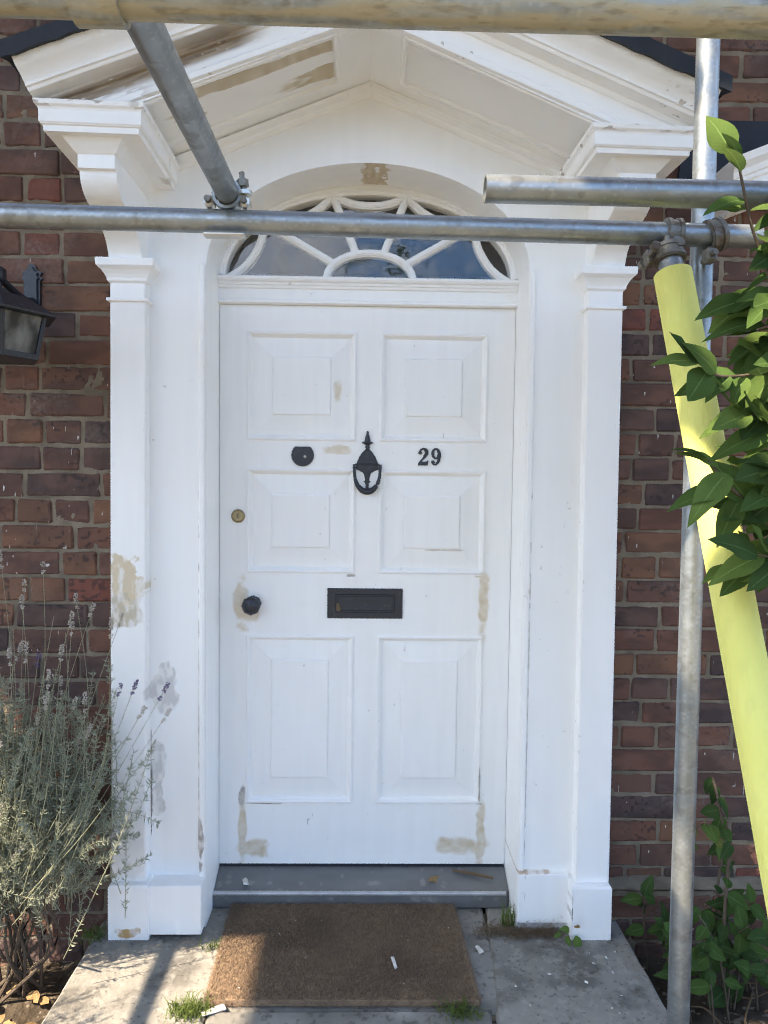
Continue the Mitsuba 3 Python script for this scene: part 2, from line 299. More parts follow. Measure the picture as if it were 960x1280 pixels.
mat('mat_foam', bumped(pr(proc(lambda p, n, uv: mix(mix((0.70, 0.695, 0.18), (0.75, 0.745, 0.225), fbm(p.x * 14, p.y * 14, p.z * 14, 3)), (0.42, 0.40, 0.16), smoothstep(0.62, 0.78, fbm(p.x * 40, p.y * 40, p.z * 16, 3)) * 0.10)), 0.7, 0.3), lambda p, n, uv: fbm(p.x * 160, p.y * 160, p.z * 160, 3), 0.0016))
mat('mat_board', pr(proc(lambda p, n, uv: mix((0.22, 0.16, 0.10), (0.42, 0.33, 0.22), fbm(p.x * 3, p.y * 60, p.z * 60, 4))), 0.85, 0.2))
mat('mat_glass', {'type': 'thindielectric', 'int_ior': 1.52})
def lampglass(p, n, uv): return mix((0.10, 0.10, 0.09), (0.42, 0.41, 0.38), smoothstep(0.35, 0.75, fbm(p.x * 22, p.z * 16, p.y * 22, 4)))
mat('mat_lamp_glass', {'type': 'principledthin', 'base_color': proc(lampglass), 'roughness': 0.25, 'spec_trans': 0.25, 'diff_trans': 0.8, 'eta': 1.5})
mat('mat_hall', two(pr((0.11, 0.105, 0.10), 0.9, 0.1)))
mat('mat_bark', pr(proc(lambda p, n, uv: mix((0.055, 0.04, 0.028), (0.14, 0.11, 0.08), fbm(p.x * 60, p.y * 60, p.z * 25, 3))), 0.9, 0.2))

def leaf_mat(name, c, dt=0.7, rough=0.16):
    a, b, v_ = tuple(x * 0.7 for x in c), tuple(x * 1.3 for x in c), tuple(min(1, x * 1.7 + 0.02) for x in c)
    def f(p, n, uv):
        k = mix(a, b, fbm(p.x * 22, p.y * 22, p.z * 22, 2))
        s_ = dr.abs(uv.y - 0.5); vein = smoothstep(0.030, 0.012, s_) * 0.8
        ph = uv.x * 9 - s_ * 5; ph = ph - dr.floor(ph)
        return mix(k, v_, dr.minimum(vein + smoothstep(0.10, 0.03, dr.abs(ph - 0.5)) * 0.12, 0.85) * dr.select(uv.x > 0, 1.0, 0.0))
    mat(name, {'type': 'principledthin', 'base_color': proc(f), 'roughness': rough, 'diff_trans': dt, 'eta': 1.5})
leaf_mat('mat_leaf_dark', (0.048, 0.083, 0.028), 0.6); leaf_mat('mat_leaf_mid', (0.070, 0.120, 0.034), 0.7); leaf_mat('mat_leaf_pale', (0.12, 0.185, 0.05), 0.9)
leaf_mat('mat_leaf_yellow', (0.19, 0.20, 0.06), 0.8, 0.5); leaf_mat('mat_leaf_dead', (0.30, 0.20, 0.10), 0.5, 0.7); leaf_mat('mat_leaf_orange', (0.26, 0.13, 0.03), 0.6, 0.6)
leaf_mat('mat_lavender_leaf', (0.28, 0.30, 0.225), 0.7, 0.7); leaf_mat('mat_lavender_stem', (0.30, 0.30, 0.20), 0.4, 0.7); leaf_mat('mat_lavender_flower', (0.46, 0.42, 0.36), 0.5, 0.8)
leaf_mat('mat_lavender_violet', (0.14, 0.11, 0.20), 0.5, 0.8); leaf_mat('mat_grass', (0.12, 0.16, 0.045), 0.8, 0.6); leaf_mat('mat_tree_leaf', (0.07, 0.11, 0.03), 0.8, 0.5)
mat('mat_moss', two(pr((0.13, 0.09, 0.055), 0.95, 0.1)))
mat('mat_flake', two(pr(proc(lambda p, n, uv: mix((0.42, 0.39, 0.34), (0.72, 0.71, 0.68), noise(p.x * 90, p.y * 90, 3.0))), 0.7)))

# ------------------------------------------------------------------ ground, paving
def soil_mesh(x0, x1, y0, y1, z, n, m, amp, seed):
    X, Y = np.meshgrid(np.linspace(x0, x1, n), np.linspace(y0, y1, m), indexing='ij')
    Z = z + amp * (meshkit.fbm(np.stack([X * 6, Y * 6, X * 0], -1), 5, seed) - 0.5)
    i, j = np.meshgrid(np.arange(n - 1), np.arange(m - 1), indexing='ij')
    a = i * m + j; f = np.stack([a, a + m, a + m + 1, a + 1], -1).reshape(-1, 4)
    return trimesh.Trimesh(np.stack([X, Y, Z], -1).reshape(-1, 3), np.vstack([f[:, [0, 1, 2]], f[:, [0, 2, 3]]]), process=False)
put(structure('ground'), trimesh.Trimesh([(-200, -250, -0.22), (200, -250, -0.22), (200, 30, -0.22), (-200, 30, -0.22)], [(0, 1, 2), (0, 2, 3)]), 'mat_gravel')
put(structure('soil'), soil_mesh(-2.6, -0.60, -1.5, 0.06, -0.13, 160, 120, 0.07, 3), 'mat_soil', True)
put(structure('soil'), soil_mesh(0.60, 2.6, -1.5, 0.06, -0.13, 160, 120, 0.07, 8), 'mat_soil', True)

path = structure('path')
def slab(x0, x1, y0, y1, z1, m, seed, skew=0.0, name='paving_slab'):
    b = cbox(x0, x1, y0, y1, -0.2, z1, 0.008)
    b = b.subdivide_to_size(0.06); v = b.vertices.copy()
    top = v[:, 2] > z1 - 0.02
    v[top, 2] += 0.004 * (meshkit.fbm(v[top] * 9, 4, seed) - 0.5)
    edge = 0.012 * (meshkit.fbm(v * 14, 3, seed + 5) - 0.5)
    v[:, 0] += edge + skew * v[:, 1] * (v[:, 0] < 0.5); v[:, 1] += edge * (v[:, 1] < y1 - 0.03)
    b.vertices = v; part(path, name, b, m, 30)
slab(-0.806, -0.398, -0.72, 0.12, 0.0, 'mat_stone', 1)
slab(-0.393, 0.392, -0.419, 0.06, -0.004, 'mat_concrete', 2)
slab(0.398, 0.81, -0.78, 0.12, -0.002, 'mat_stone', 3, 0.10)
slab(-0.393, 0.340, -0.80, -0.423, 0.004, 'mat_concrete', 5)
jt = soil_mesh(-0.79, 0.79, -2.3, 0.03, -0.012, 120, 120, 0.012, 4); part(path, 'joint', jt, 'mat_soil', True)
for k in range(3):
    slab(-0.80, -0.02, -1.28 - 0.5 * k, -0.82 - 0.5 * k, -0.01, 'mat_stone', 11 + k)
    slab(0.0, 0.80, -1.32 - 0.5 * k, -0.86 - 0.5 * k, -0.01, 'mat_stone', 21 + k)

# ------------------------------------------------------------------ brick walls
OPEN_HW, SPRING, RISE = 0.478, 2.005, 0.305
def arch_poly(hw, rise, z0=-0.05, n=72, spring=SPRING):
    t = np.linspace(0, np.pi, n)
    return sg.Polygon([(-hw, z0)] + [(hw, z0)] + [(hw * math.cos(a), spring + rise * math.sin(a)) for a in t])

def brick_wall(side):
    w = thing('brick_wall', 'dark red brick wall left of the white door surround, behind the lantern and lavender' if side < 0 else
              'dark red brick wall right of the white door surround, behind the yellow foam pole', 'wall', None)
    x_in, x_view, x_out = 0.66, (1.24 if side < 0 else 1.34), 2.6
    course = 0.0806 if side < 0 else 0.0765
    mort = []
    zs = np.arange(-0.30, 3.5, course); zc0 = 0.0
    seed = 5 if side < 0 else 9
    rng = np.random.default_rng(seed)
    far = []
    for r, z in enumerate(zs):
        low = z + course * 0.5 < 0.11
        y0 = -0.028 if low else 0.0
        x = x_in - rng.uniform(0.0, 0.2)
        k = rng.integers(0, 3)
        while x < x_out:
            head = (k % 2 == 0) if rng.random() < 0.72 else rng.random() < 0.4
            L = (0.107 if head else 0.222) + rng.uniform(-0.006, 0.006); k += 1
            j = rng.uniform(0.0075, 0.0115)
            a, b = x, x + L
            x = b + j
            if b < x_in + 0.01: continue
            a = max(a, x_in)
            if b - a < 0.025: continue
            jy = rng.uniform(-0.002, 0.0025)
            xa, xb = (a, b) if side > 0 else (-b, -a)
            hz = rng.uniform(0.0075, 0.011) / 2
            m = cbox(xa, xb, y0 + jy, 0.06, z + hz + rng.uniform(-0.0015, 0.0015), z + course - hz + rng.uniform(-0.0015, 0.0015), rng.uniform(0.003, 0.0065), 0.0022)
            if a > x_view or z > 2.86 or z < -0.2: far.append(m); continue
            c = rng.choice(6, p=[0.24, 0.22, 0.18, 0.15, 0.12, 0.09])
            m = m.subdivide() if False else m
            part(w, 'brick', m, f'mat_brick_{"abcdef"[c]}')
    part(w, 'brick', cat(far), 'mat_brick_a', kind='stuff')
    # the mortar bed: a rough sheet just behind the brick faces
    nx, nz = 260, 420
    X, Z = np.meshgrid(np.linspace(x_in, x_out, nx) * side, np.linspace(-0.32, 3.5, nz), indexing='ij')
    P = np.stack([X, Z, X * 0], -1)
    Y = 0.0060 + 0.009 * (meshkit.fbm(P * 38, 4, seed) - 0.55) - 0.0035 * np.clip((meshkit.fbm(P * 6, 3, seed + 3) - 0.66) * 8, 0, 1) - 0.028 / (1 + np.exp(np.clip((Z - 0.108) * 260, -50, 50)))
    i, jx = np.meshgrid(np.arange(nx - 1), np.arange(nz - 1), indexing='ij'); a = i * nz + jx
    f = np.stack([a, a + nz, a + nz + 1, a + 1], -1).reshape(-1, 4)
    if side < 0: f = f[:, ::-1]
    part(w, 'mortar', trimesh.Trimesh(np.stack([X, Y, Z], -1).reshape(-1, 3), np.vstack([f[:, [0, 1, 2]], f[:, [0, 2, 3]]]), process=False), 'mat_mortar', True)
    # mortar fillet on the plinth course
    pts = []
    xs = np.linspace(x_in, x_out, 300) * side
    prof = [(0.004, 0.130), (-0.008, 0.127), (-0.024, 0.114), (-0.030, 0.104), (-0.028, 0.096), (0.004, 0.094)]
    v = np.array([[(x, y + 0.010 * (meshkit.fbm(np.array([x * 30, z * 90, q]), 3, seed) - 0.5), z + 0.012 * (meshkit.fbm(np.array([x * 22, q * 3.1, 4]), 3, seed + 1) - 0.5)) for q, (y, z) in enumerate(prof)] for x in xs])
    n, m_ = v.shape[:2]; i, j2 = np.meshgrid(np.arange(n - 1), np.arange(m_ - 1), indexing='ij'); a = i * m_ + j2
    f = np.stack([a, a + 1, a + m_ + 1, a + m_], -1).reshape(-1, 4)
    if side < 0: f = f[:, ::-1]
    part(w, 'mortar_fillet', trimesh.Trimesh(v.reshape(-1, 3), np.vstack([f[:, [0, 1, 2]], f[:, [0, 2, 3]]]), process=False), 'mat_mortar', True)
brick_wall(-1); brick_wall(1)
# the wall over the doorway (behind the hood, its bricks show only above the roof)
wo = thing('brick_wall', 'strip of dark brick wall above the white door hood', 'wall')
rng = np.random.default_rng(31); over = []
for z in np.arange(2.36, 3.45, 0.0806):
    x = -0.655
    while x < 0.64:
        L = 0.222 if rng.random() < 0.6 else 0.107; b = min(x + L, 0.652)
        if b - x > 0.02: over.append(cbox(x, b, rng.uniform(-0.002, 0.002), 0.06, z + 0.005, z + 0.0756, 0.004, 0.0015))
        x = b + 0.011
part(wo, 'brick', cat(over), 'mat_brick_c', kind='stuff')
part(wo, 'mortar', ext_xz(sg.box(-0.66, 2.33, 0.66, 3.5), 0.006, 0.05), 'mat_mortar')
# dark hall behind the fanlight
hall = structure('hall_interior')
hb = box(-0.9, 0.9, 0.30, 2.6, -0.02, 2.75); hb.invert()
hm = cat([box(-0.9, 0.9, 2.6, 2.65, -0.02, 2.7), box(-0.95, -0.9, 0.2, 2.65, -0.02, 2.7), box(0.9, 0.95, 0.2, 2.65, -0.02, 2.7), box(-0.95, 0.95, 0.2, 2.65, 2.7, 2.75), box(-0.95, 0.95, 0.2, 2.65, -0.07, -0.02),
          ext_xz(sg.box(-0.95, -0.02, 0.95, 2.7).difference(arch_poly(0.485, 0.31)), 0.20, 0.25)])
put(hall, hm, 'mat_hall')
put(structure('house_shell'), cat([box(-2.6, 2.6, 2.7, 2.75, -0.2, 3.5), box(-2.65, -2.6, 0.0, 2.75, -0.2, 3.5), box(2.6, 2.65, 0.0, 2.75, -0.2, 3.5), box(-2.65, 2.65, 0.0, 2.75, 3.5, 3.55)]), 'mat_hall')

# ------------------------------------------------------------------ door surround with hood
PO = thing('door_surround', 'white painted wooden door surround with pilasters, brackets and a gabled hood, paint peeling at the left', 'portico')
SP = 'mat_surround_paint'; HP = 'mat_hood_paint'
SLOPE = 0.40
def sag(m):
    """The old hood leans: its front sinks a little to the right."""
    v = m.vertices.copy(); t = np.clip(-v[:, 1] / 0.4, 0, 1.3) * np.clip((v[:, 2] - 2.0) / 0.25, 0, 1); v[:, 2] += -0.021 * v[:, 0] * t; m.vertices = v; return m
# the board with the arched opening
outer = sg.Polygon([(-0.70, -0.02), (0.70, -0.02), (0.70, 2.27), (0.0, 2.55), (-0.70, 2.27)])
part(PO, 'back_board', ext_xz(outer.difference(arch_poly(OPEN_HW, RISE)), -0.06, 0.0), SP, 30)
lining = arch_poly(OPEN_HW + 0.045, RISE + 0.045).difference(arch_poly(OPEN_HW, RISE, -0.2))
part(PO, 'arch_lining', ext_xz(lining, 0.0, 0.21), SP, 30)
for s in (-1, 1):
    bead = ext_yz([(-0.059, 0), (-0.059, SPRING - 0.01), (-0.0665, SPRING - 0.01), (-0.0665, 0)], 0, 0.020)
    cyl = cbox(s * 0.489 - 0.009, s * 0.489 + 0.009, -0.069, -0.058, 0.16, SPRING + 0.005, 0.004)
    part(PO, 'jamb_bead', cyl, SP)
    part(PO, 'imposts', loft_rect(min(s * 0.4805, s * 0.4775), max(s * 0.4805, s * 0.4775), -0.01, 0.10, [(SPRING - 0.02, 0), (SPRING + 0.004, 0.001)]), SP) if False else None
# pilasters
for s in (-1, 1):
    a, b = sorted((s * 0.643, s * 0.745))
    pm = cbox(a, b, -0.105, 0.0, 0.165, 1.945, 0.003)
    v = pm.vertices.copy(); v[:, 0] += np.where(v[:, 2] < 1.0, s * 0.006, 0); pm.vertices = v
    pl = part(PO, 'pilaster', pm, SP, label='left pilaster with a tan filler patch and flaking foot' if s < 0 else None)
    part(pl, 'plinth', loft_rect(a - (0.010 if s > 0 else 0.008), b + (0.008 if s > 0 else 0.010), -0.128, 0.0, [(0.001, 0), (0.158, 0.0), (0.166, -0.003), (0.1675, -0.008)]), SP)
    part(pl, 'necking', loft_rect(a, b, -0.1055, 0.0, [(1.885, 0), (1.8865, 0.008), (1.8945, 0.008), (1.897, 0)]), SP)
    part(pl, 'capital', loft_rect(a, b, -0.106, 0.0, [(1.938, 0.0), (1.944, 0.006), (1.952, 0.007), (1.962, 0.012), (1.972, 0.019), (1.978, 0.026), (1.982, 0.030), (2.000, 0.031), (2.003, 0.029)]), SP)
    # board plinth between pilaster and opening
    if s < 0: part(PO, 'plinth_block', cbox(-0.636, -0.4785, -0.122, 0.0, 0.012, 0.164, 0.003), SP)
    else: part(PO, 'plinth_block', cbox(0.4785, 0.637, -0.078, 0.0, 0.02, 0.178, 0.004), SP)
# brackets and entablature blocks
def ogee():
    top = [(-0.368, 2.222), (-0.372, 2.216), (-0.352, 2.200), (-0.343, 2.194)]
    neck = [(-0.343, 2.158), (-0.330, 2.157)]
    c = bez([(-0.330, 2.150), (-0.322, 2.128), (-0.292, 2.104), (-0.235, 2.088), (-0.185, 2.072), (-0.148, 2.048), (-0.127, 2.020), (-0.122, 2.003)], 22)
    return top, neck, [tuple(p) for p in c]
for s in (-1, 1):
    a, b = sorted((s * 0.648, s * 0.742))
    top, neck, curve = ogee()
    prof = [(-0.0, 2.222)] + neck[:0] + [(-0.343, 2.222), (-0.343, 2.158)] + neck[1:] + curve + [(0.0, 2.003)]
    br = part(PO, 'bracket', sag(ext_yz(prof, a, b)), SP, 25)
    part(br, 'cap_moulding', sag(loft_rect(a, b, -0.3435, 0.0, [(2.190, 0.0), (2.193, 0.004), (2.206, 0.016), (2.222, 0.030)])), SP)
    xa, xb = sorted((s * 0.572, s * 0.806))
    eb = part(PO, 'entablature_block', sag(loft_rect(xa, xb, -0.392, 0.0, [(2.2195, -0.004), (2.220, 0.0), (2.2335, 0.001), (2.2345, 0.006), (2.2355, 0.006), (2.2385, 0.009), (2.267, 0.009), (2.272, 0.011), (2.277, 0.017), (2.2865, 0.019), (2.289, 0.015)])), 'mat_block_paint')
# hood: two raking cornices, two soffits with sunk panels, bed moulding and roof
def rake_prof():
    cy = bez([(-0.470, 0.0), (-0.470, -0.012), (-0.462, -0.026), (-0.446, -0.038), (-0.436, -0.052), (-0.434, -0.060)], 12)
    return [tuple(p) for p in cy] + [(-0.428, -0.062), (-0.424, -0.069), (-0.386, -0.071), (-0.384, -0.083), (-0.376, -0.085), (-0.376, -0.127), (-0.382, -0.129), (-0.386, -0.134), (-0.386, -0.148), (-0.379, -0.152), (-0.350, -0.152), (-0.350, 0.0)]
for s in (-1, 1):
    pr_ = rake_prof(); xs = np.linspace(0, 1, 40); v = []
    for t in xs:
        for y, w in pr_:
            X = t * (0.848 + 0.30 * w) if t < 1 else 0.848 + 0.30 * w
            ww = w + 0.0022 * (meshkit.fbm(np.array([X * 16 * s, w * 60, y * 9]), 3, 2) - 0.5) * (1 if t > 0 else 0)
            v.append((s * X, y, 2.682 - 0.385 * X + ww * (1 + 0.015 * X)))
    n, m_ = len(xs), len(pr_); f = []
    i, j2 = np.meshgrid(np.arange(n - 1), np.arange(m_), indexing='ij'); a = i * m_ + j2; b = i * m_ + (j2 + 1) % m_
    q = np.stack([a, b, b + m_, a + m_], -1).reshape(-1, 4); f = np.vstack([q[:, [0, 1, 2]], q[:, [0, 2, 3]]])
    cap = trimesh.creation.triangulate_polygon(sg.Polygon(pr_), engine='earcut')
    endf = np.array(cap[1]); idx = {tuple(np.round(p, 6)): k for k, p in enumerate(pr_)}
    endf = np.array([[idx[tuple(np.round(cap[0][k], 6))] for k in tri] for tri in endf]) + (n - 1) * m_
    m = trimesh.Trimesh(np.array(v), np.vstack([f, endf]), process=False); m.fix_normals()
    part(PO, 'raking_cornice', sag(m), HP, 28, label='left raking cornice with flaked paint and bare wood' if s < 0 else None)
    # soffit board with a panel hole; local u = distance from the ridge, v = y
    U1 = 0.66
    hole = sg.box(0.085, -0.369, 0.62, -0.140)
    brd = sg.box(0.0, -0.378, U1, -0.045).difference(hole)
    sm = extrude(brd, 0.02); vv = sm.vertices.copy()
    sm.vertices = np.stack([s * vv[:, 0], vv[:, 1], 2.532 - SLOPE * vv[:, 0] + vv[:, 2]], 1)
    if s < 0: sm.invert()
    so_ = part(PO, 'soffit', sag(sm), 'mat_soffit_paint')
    pm = ring_panel(0.085, 0.62, -0.369, -0.140, [(-0.002, 0.002), (0.0, -0.003), (0.004, -0.0045), (0.009, -0.003), (0.011, 0.003), (0.013, 0.006), (0.03, 0.007)])
    vv = pm.vertices.copy(); pm.vertices = np.stack([s * vv[:, 0], vv[:, 2], 2.532 - SLOPE * vv[:, 0] + vv[:, 1]], 1)
    part(so_, 'soffit_panel', sag(pm), 'mat_soffit_paint', label='soffit panel smeared with tan filler' if s < 0 else None)
    # bed moulding along the tympanum
    bm = [(-0.060, 0.0), (-0.088, 0.0), (-0.086, -0.010), (-0.074, -0.018), (-0.072, -0.026), (-0.0655, -0.033), (-0.060, -0.034)]
    bmm = ext_yz(bm, 0, U1); vv = bmm.vertices.copy(); bmm.vertices = np.stack([s * vv[:, 0], vv[:, 1], 2.5305 - SLOPE * vv[:, 0] + vv[:, 2]], 1)
    if s < 0: bmm.invert()
    part(PO, 'bed_moulding', bmm, SP)
    # lead covered roof
    g = []
    NX, NY = 60, 12
    X, Y = np.meshgrid(np.linspace(0, 0.864, NX), np.linspace(-0.488, 0.004, NY), indexing='ij')
    Zt = 2.706 - 0.385 * X + 0.006 * meshkit.fbm(np.stack([X * 14 * s, Y * 14, X * 0], -1), 3, 4)
    Zb = 2.6835 - 0.385 * X; Zb = np.where(Y < -0.475, Zb - 0.010 - 0.012 * meshkit.fbm(np.stack([X * 30 * s, X * 0, X * 0], -1), 3, 9), Zb)
    top = np.stack([s * X, Y, Zt], -1).reshape(-1, 3); bot = np.stack([s * X, Y, Zb], -1).reshape(-1, 3)
    i, j2 = np.meshgrid(np.arange(NX - 1), np.arange(NY - 1), indexing='ij'); a = (i * NY + j2).ravel()
    q = np.stack([a, a + NY, a + NY + 1, a + 1], -1); N = NX * NY
    fs = [q, q[:, ::-1] + N]
    e = np.arange(NX - 1) * NY; fs.append(np.stack([e, e + N, e + NY + N, e + NY], -1))
    e2 = (NX - 1) * NY + np.arange(NY - 1); fs.append(np.stack([e2, e2 + N, e2 + 1 + N, e2 + 1], -1))
    q = np.vstack(fs); m = trimesh.Trimesh(np.vstack([top, bot]), np.vstack([q[:, [0, 1, 2]], q[:, [0, 2, 3]]]), process=False)
    part(PO, 'roof', sag(m), 'mat_lead')

# ------------------------------------------------------------------ door
DO = thing('door', 'white six panel front door with black fittings and patches of bare filler', 'door')
DF = 0.130   # face
PX = [(-0.389, -0.036), (0.040, 0.390)]
PZ = [(0.305, 0.867), (1.072, 1.412), (1.503, 1.853)]
leaf = sg.box(-0.4762, 0.098, 0.4762, 1.9352).difference(so.unary_union([sg.box(x0, z0, x1, z1) for x0, x1 in PX for z0, z1 in PZ]))
part(DO, 'frame', ext_xz(leaf, DF, DF + 0.04), 'mat_door_paint')
for z0, z1 in PZ[::-1]:
    for x0, x1 in PX:
        part(DO, 'panel', ring_panel(x0, x1, z0, z1, [(0.0, DF + 0.0005), (0.0008, DF - 0.005), (0.005, DF - 0.0068), (0.010, DF - 0.005), (0.0112, DF + 0.002), (0.017, DF + 0.007), (0.0190, DF + 0.0115), (0.0815, DF + 0.0048), (0.0825, DF + 0.0068), (0.0838, DF + 0.0066), (0.0846, DF + 0.0008), (0.088, DF + 0.0004), (0.10, DF + 0.0004)]), 'mat_door_paint')
# letter plate
lp = part(DO, 'letter_plate', cbox(-0.124, 0.123, DF - 0.006, DF + 0.002, 0.924, 1.023, 0.002), 'mat_black_iron')
part(lp, 'flap', ring_panel(-0.098, 0.098, 0.944, 1.004, [(0.0, DF - 0.0061), (0.002, DF - 0.0095), (0.006, DF - 0.0095), (0.0075, DF - 0.0075), (0.03, DF - 0.0072)]), 'mat_black_iron')
part(lp, 'paint_chip', ext_xz(sg.Polygon([(-0.094, 0.950), (-0.083, 0.947), (-0.080, 0.957), (-0.088, 0.978), (-0.093, 0.972)]), DF - 0.0105, DF - 0.007), 'mat_moss')
# round black spy-hole plate with a flat top
disc = sg.Point(-0.208, 1.456).buffer(0.0365, 48).intersection(sg.box(-0.26, 1.40, -0.16, 1.4835))
sp = part(DO, 'cover_plate', cat([ext_xz(disc, DF - 0.006, DF + 0.002), ext_xz(disc.buffer(-0.003), DF - 0.008, DF - 0.006)]), 'mat_black_iron', 20)
part(sp, 'stud', align(trimesh.creation.icosphere(2, 0.005), (0, 1, 0), (-0.200, DF - 0.008, 1.451)), 'mat_zinc', True)
# brass lock
lk = part(DO, 'lock', align(trimesh.creation.revolve(np.array([(0, -0.004), (0.020, -0.004), (0.0225, 0.002), (0.0215, 0.007), (0.018, 0.009), (0.0165, 0.006), (0, 0.006)]), sections=40), (0, -1, 0), (-0.416, DF, 1.256)), 'mat_brass', 25)
part(lk, 'keyway', box(-0.4175, -0.4145, DF - 0.0068, DF - 0.003, 1.249, 1.263), 'mat_black_iron')
# octagonal knob
kn = align(trimesh.creation.revolve(np.array([(0, 0.0), (0.027, 0.0), (0.027, 0.006), (0.013, 0.010), (0.012, 0.026), (0.024, 0.034), (0.0305, 0.046), (0.0305, 0.052), (0.023, 0.062), (0.012, 0.066), (0, 0.067)]), sections=8), (0, -1, 0), (-0.366, DF, 0.970))
part(DO, 'knob', kn, 'mat_black_iron')
# urn shaped knocker
KX = 0.002
def prof_xz(pts):  # half outline (x, z) mirrored
    return sg.Polygon([(KX + x, z) for x, z in pts] + [(KX - x, z) for x, z in pts[::-1]]).buffer(0)
kz = 1.378
def bulge(poly, y0, dome):
    layers = []
    for k, d in enumerate((0.0, 0.0035, 0.007)):
        g = poly.buffer(-d)
        if g.area > 1e-7: layers.append(ext_xz(g, y0 - dome * (k + 1) / 3, y0 - dome * k / 3 if k else DF + 0.001))
    return cat(layers)
fin = align(trimesh.creation.revolve(np.array([(0, -0.012), (0.006, -0.010), (0.0075, 0.0), (0.007, 0.008), (0.018, 0.013), (0.0185, 0.016), (0.010, 0.019), (0.0085, 0.028), (0.005, 0.040), (0.0035, 0.043), (0.0042, 0.048), (0.0025, 0.052), (0, 0.0525)]), sections=20), (0, 0, 1), (0, 0, 0))
fin.apply_scale([1, 0.65, 1]); fin.apply_translation((KX, DF - 0.006, kz + 0.106))
kb = part(DO, 'knocker', bulge(prof_xz([(0.006, kz + 0.100), (0.016, kz + 0.090), (0.027, kz + 0.074), (0.034, kz + 0.056), (0.0375, kz + 0.046), (0.0375, kz + 0.034), (0.026, kz + 0.030), (0.012, kz + 0.022), (0.008, kz + 0.008), (0.0065, kz - 0.002), (0.012, kz - 0.006), (0.006, kz - 0.010), (0.005, kz - 0.026)]), DF, 0.010), 'mat_black_iron')
part(kb, 'finial', fin, 'mat_black_iron', 30)
ts = np.linspace(0, np.pi, 26)
ring_pts = [(KX + 0.0425, DF - 0.015, kz + 0.050), (KX + 0.0425, DF - 0.016, kz + 0.036)] + [(KX + 0.041 * math.cos(t), DF - 0.017, kz + 0.024 - 0.062 * math.sin(t)) for t in ts] + [(KX - 0.0425, DF - 0.016, kz + 0.036), (KX - 0.0425, DF - 0.015, kz + 0.050)]
rr = [0.0045, 0.0048] + [0.0048 + 0.0055 * math.sin(t) ** 2 for t in ts] + [0.0048, 0.0045]
part(kb, 'ring', cat([strand(ring_pts, np.array(rr), 12), cbox(KX - 0.0035, KX + 0.0035, DF - 0.022, DF, kz - 0.045, kz - 0.020, 0.002)]), 'mat_black_iron', 40)
part(kb, 'rim', cbox(KX - 0.040, KX + 0.040, DF - 0.0125, DF - 0.009, kz + 0.048, kz + 0.053, 0.0015), 'mat_black_iron')
# numerals 2 and 9 from swelling strokes
def stroke(pts, n=60):
    P = bez(np.array(pts), n); return so.unary_union([sg.LineString([P[i][:2], P[i + 1][:2]]).buffer(max(P[i][2], 0.0006), 6) for i in range(n - 1)] + [sg.Point(P[0][:2]).buffer(P[0][2], 8)])
two_ = so.unary_union([stroke([(0.006, 0.040, 0.003), (0.009, 0.049, 0.002), (0.017, 0.0535, 0.0022), (0.027, 0.048, 0.0048), (0.028, 0.037, 0.005), (0.020, 0.025, 0.0028), (0.008, 0.011, 0.0018), (0.004, 0.005, 0.0015)]), sg.Point(0.0075, 0.0405).buffer(0.0052),
                       sg.Polygon([(0.002, 0.0), (0.031, 0.0), (0.034, 0.014), (0.031, 0.015), (0.028, 0.0105), (0.010, 0.0105), (0.002, 0.004)])])
nine = so.unary_union([sg.Point(0.017, 0.038).buffer(1).intersection(sg.Polygon([(0.017 + 0.0145 * math.cos(t), 0.038 + 0.0175 * math.sin(t)) for t in np.linspace(0, 2 * np.pi, 50)])).difference(sg.Polygon([(0.0165 + 0.0062 * math.cos(t), 0.038 + 0.014 * math.sin(t)) for t in np.linspace(0, 2 * np.pi, 40)])),
                       stroke([(0.0275, 0.040, 0.0045), (0.028, 0.028, 0.0045), (0.025, 0.013, 0.0035), (0.017, 0.003, 0.002), (0.009, 0.004, 0.002), (0.0065, 0.010, 0.003)]), sg.Point(0.0075, 0.0105).buffer(0.005)])
for g, x0 in ((two_, 0.166), (nine, 0.208)):
    m = ext_xz(g.buffer(0.0009).simplify(0.0002), 0, 0.005); m.vertices = m.vertices * [1, 1, 1.0] + [x0, DF - 0.005, 1.428]
    part(DO, 'number', m, 'mat_black_iron', label='black numeral two' if g is two_ else 'black numeral nine')
# dark strip in the gap at the foot of the door
part(DO, 'gap_strip', box(-0.4735, 0.4735, DF + 0.004, DF + 0.03, 0.085, 0.0975), 'mat_black_iron')

# ------------------------------------------------------------------ fanlight and its transom
FA = thing('fanlight', 'white semi elliptical fanlight with curved glazing bars above the door', 'window')
tr = [(0.16, 1.9365), (0.112, 1.9365), (0.1065, 1.939), (0.1065, 1.946), (0.112, 1.9485), (0.115, 1.953), (0.115, 1.983), (0.108, 1.985), (0.106, 1.992), (0.101, 1.994), (0.099, 2.000), (0.092, 2.004), (0.088, 2.010), (0.088, 2.016), (0.092, 2.019), (0.125, 2.026), (0.16, 2.026)]
part(FA, 'transom', ext_yz(tr, -0.4775, 0.4775), SP, 20)
GY = 0.135
def ell(hw, h, n=72, z0=2.026): return sg.Polygon([(hw * math.cos(a), z0 + h * math.sin(a)) for a in np.linspace(0, np.pi, n)])
glass_out = ell(0.456, 0.2585)
above = sg.box(-1, 2.0265, 1, 3)
fr = arch_poly(OPEN_HW - 0.0005, RISE - 0.0005).intersection(above).difference(glass_out)
part(FA, 'frame', cat([ext_xz(fr, 0.118, 0.165), ext_xz(arch_poly(OPEN_HW - 0.0006, RISE - 0.0006).intersection(above).difference(ell(0.466, 0.269)), 0.110, 0.118)]), SP, 30)
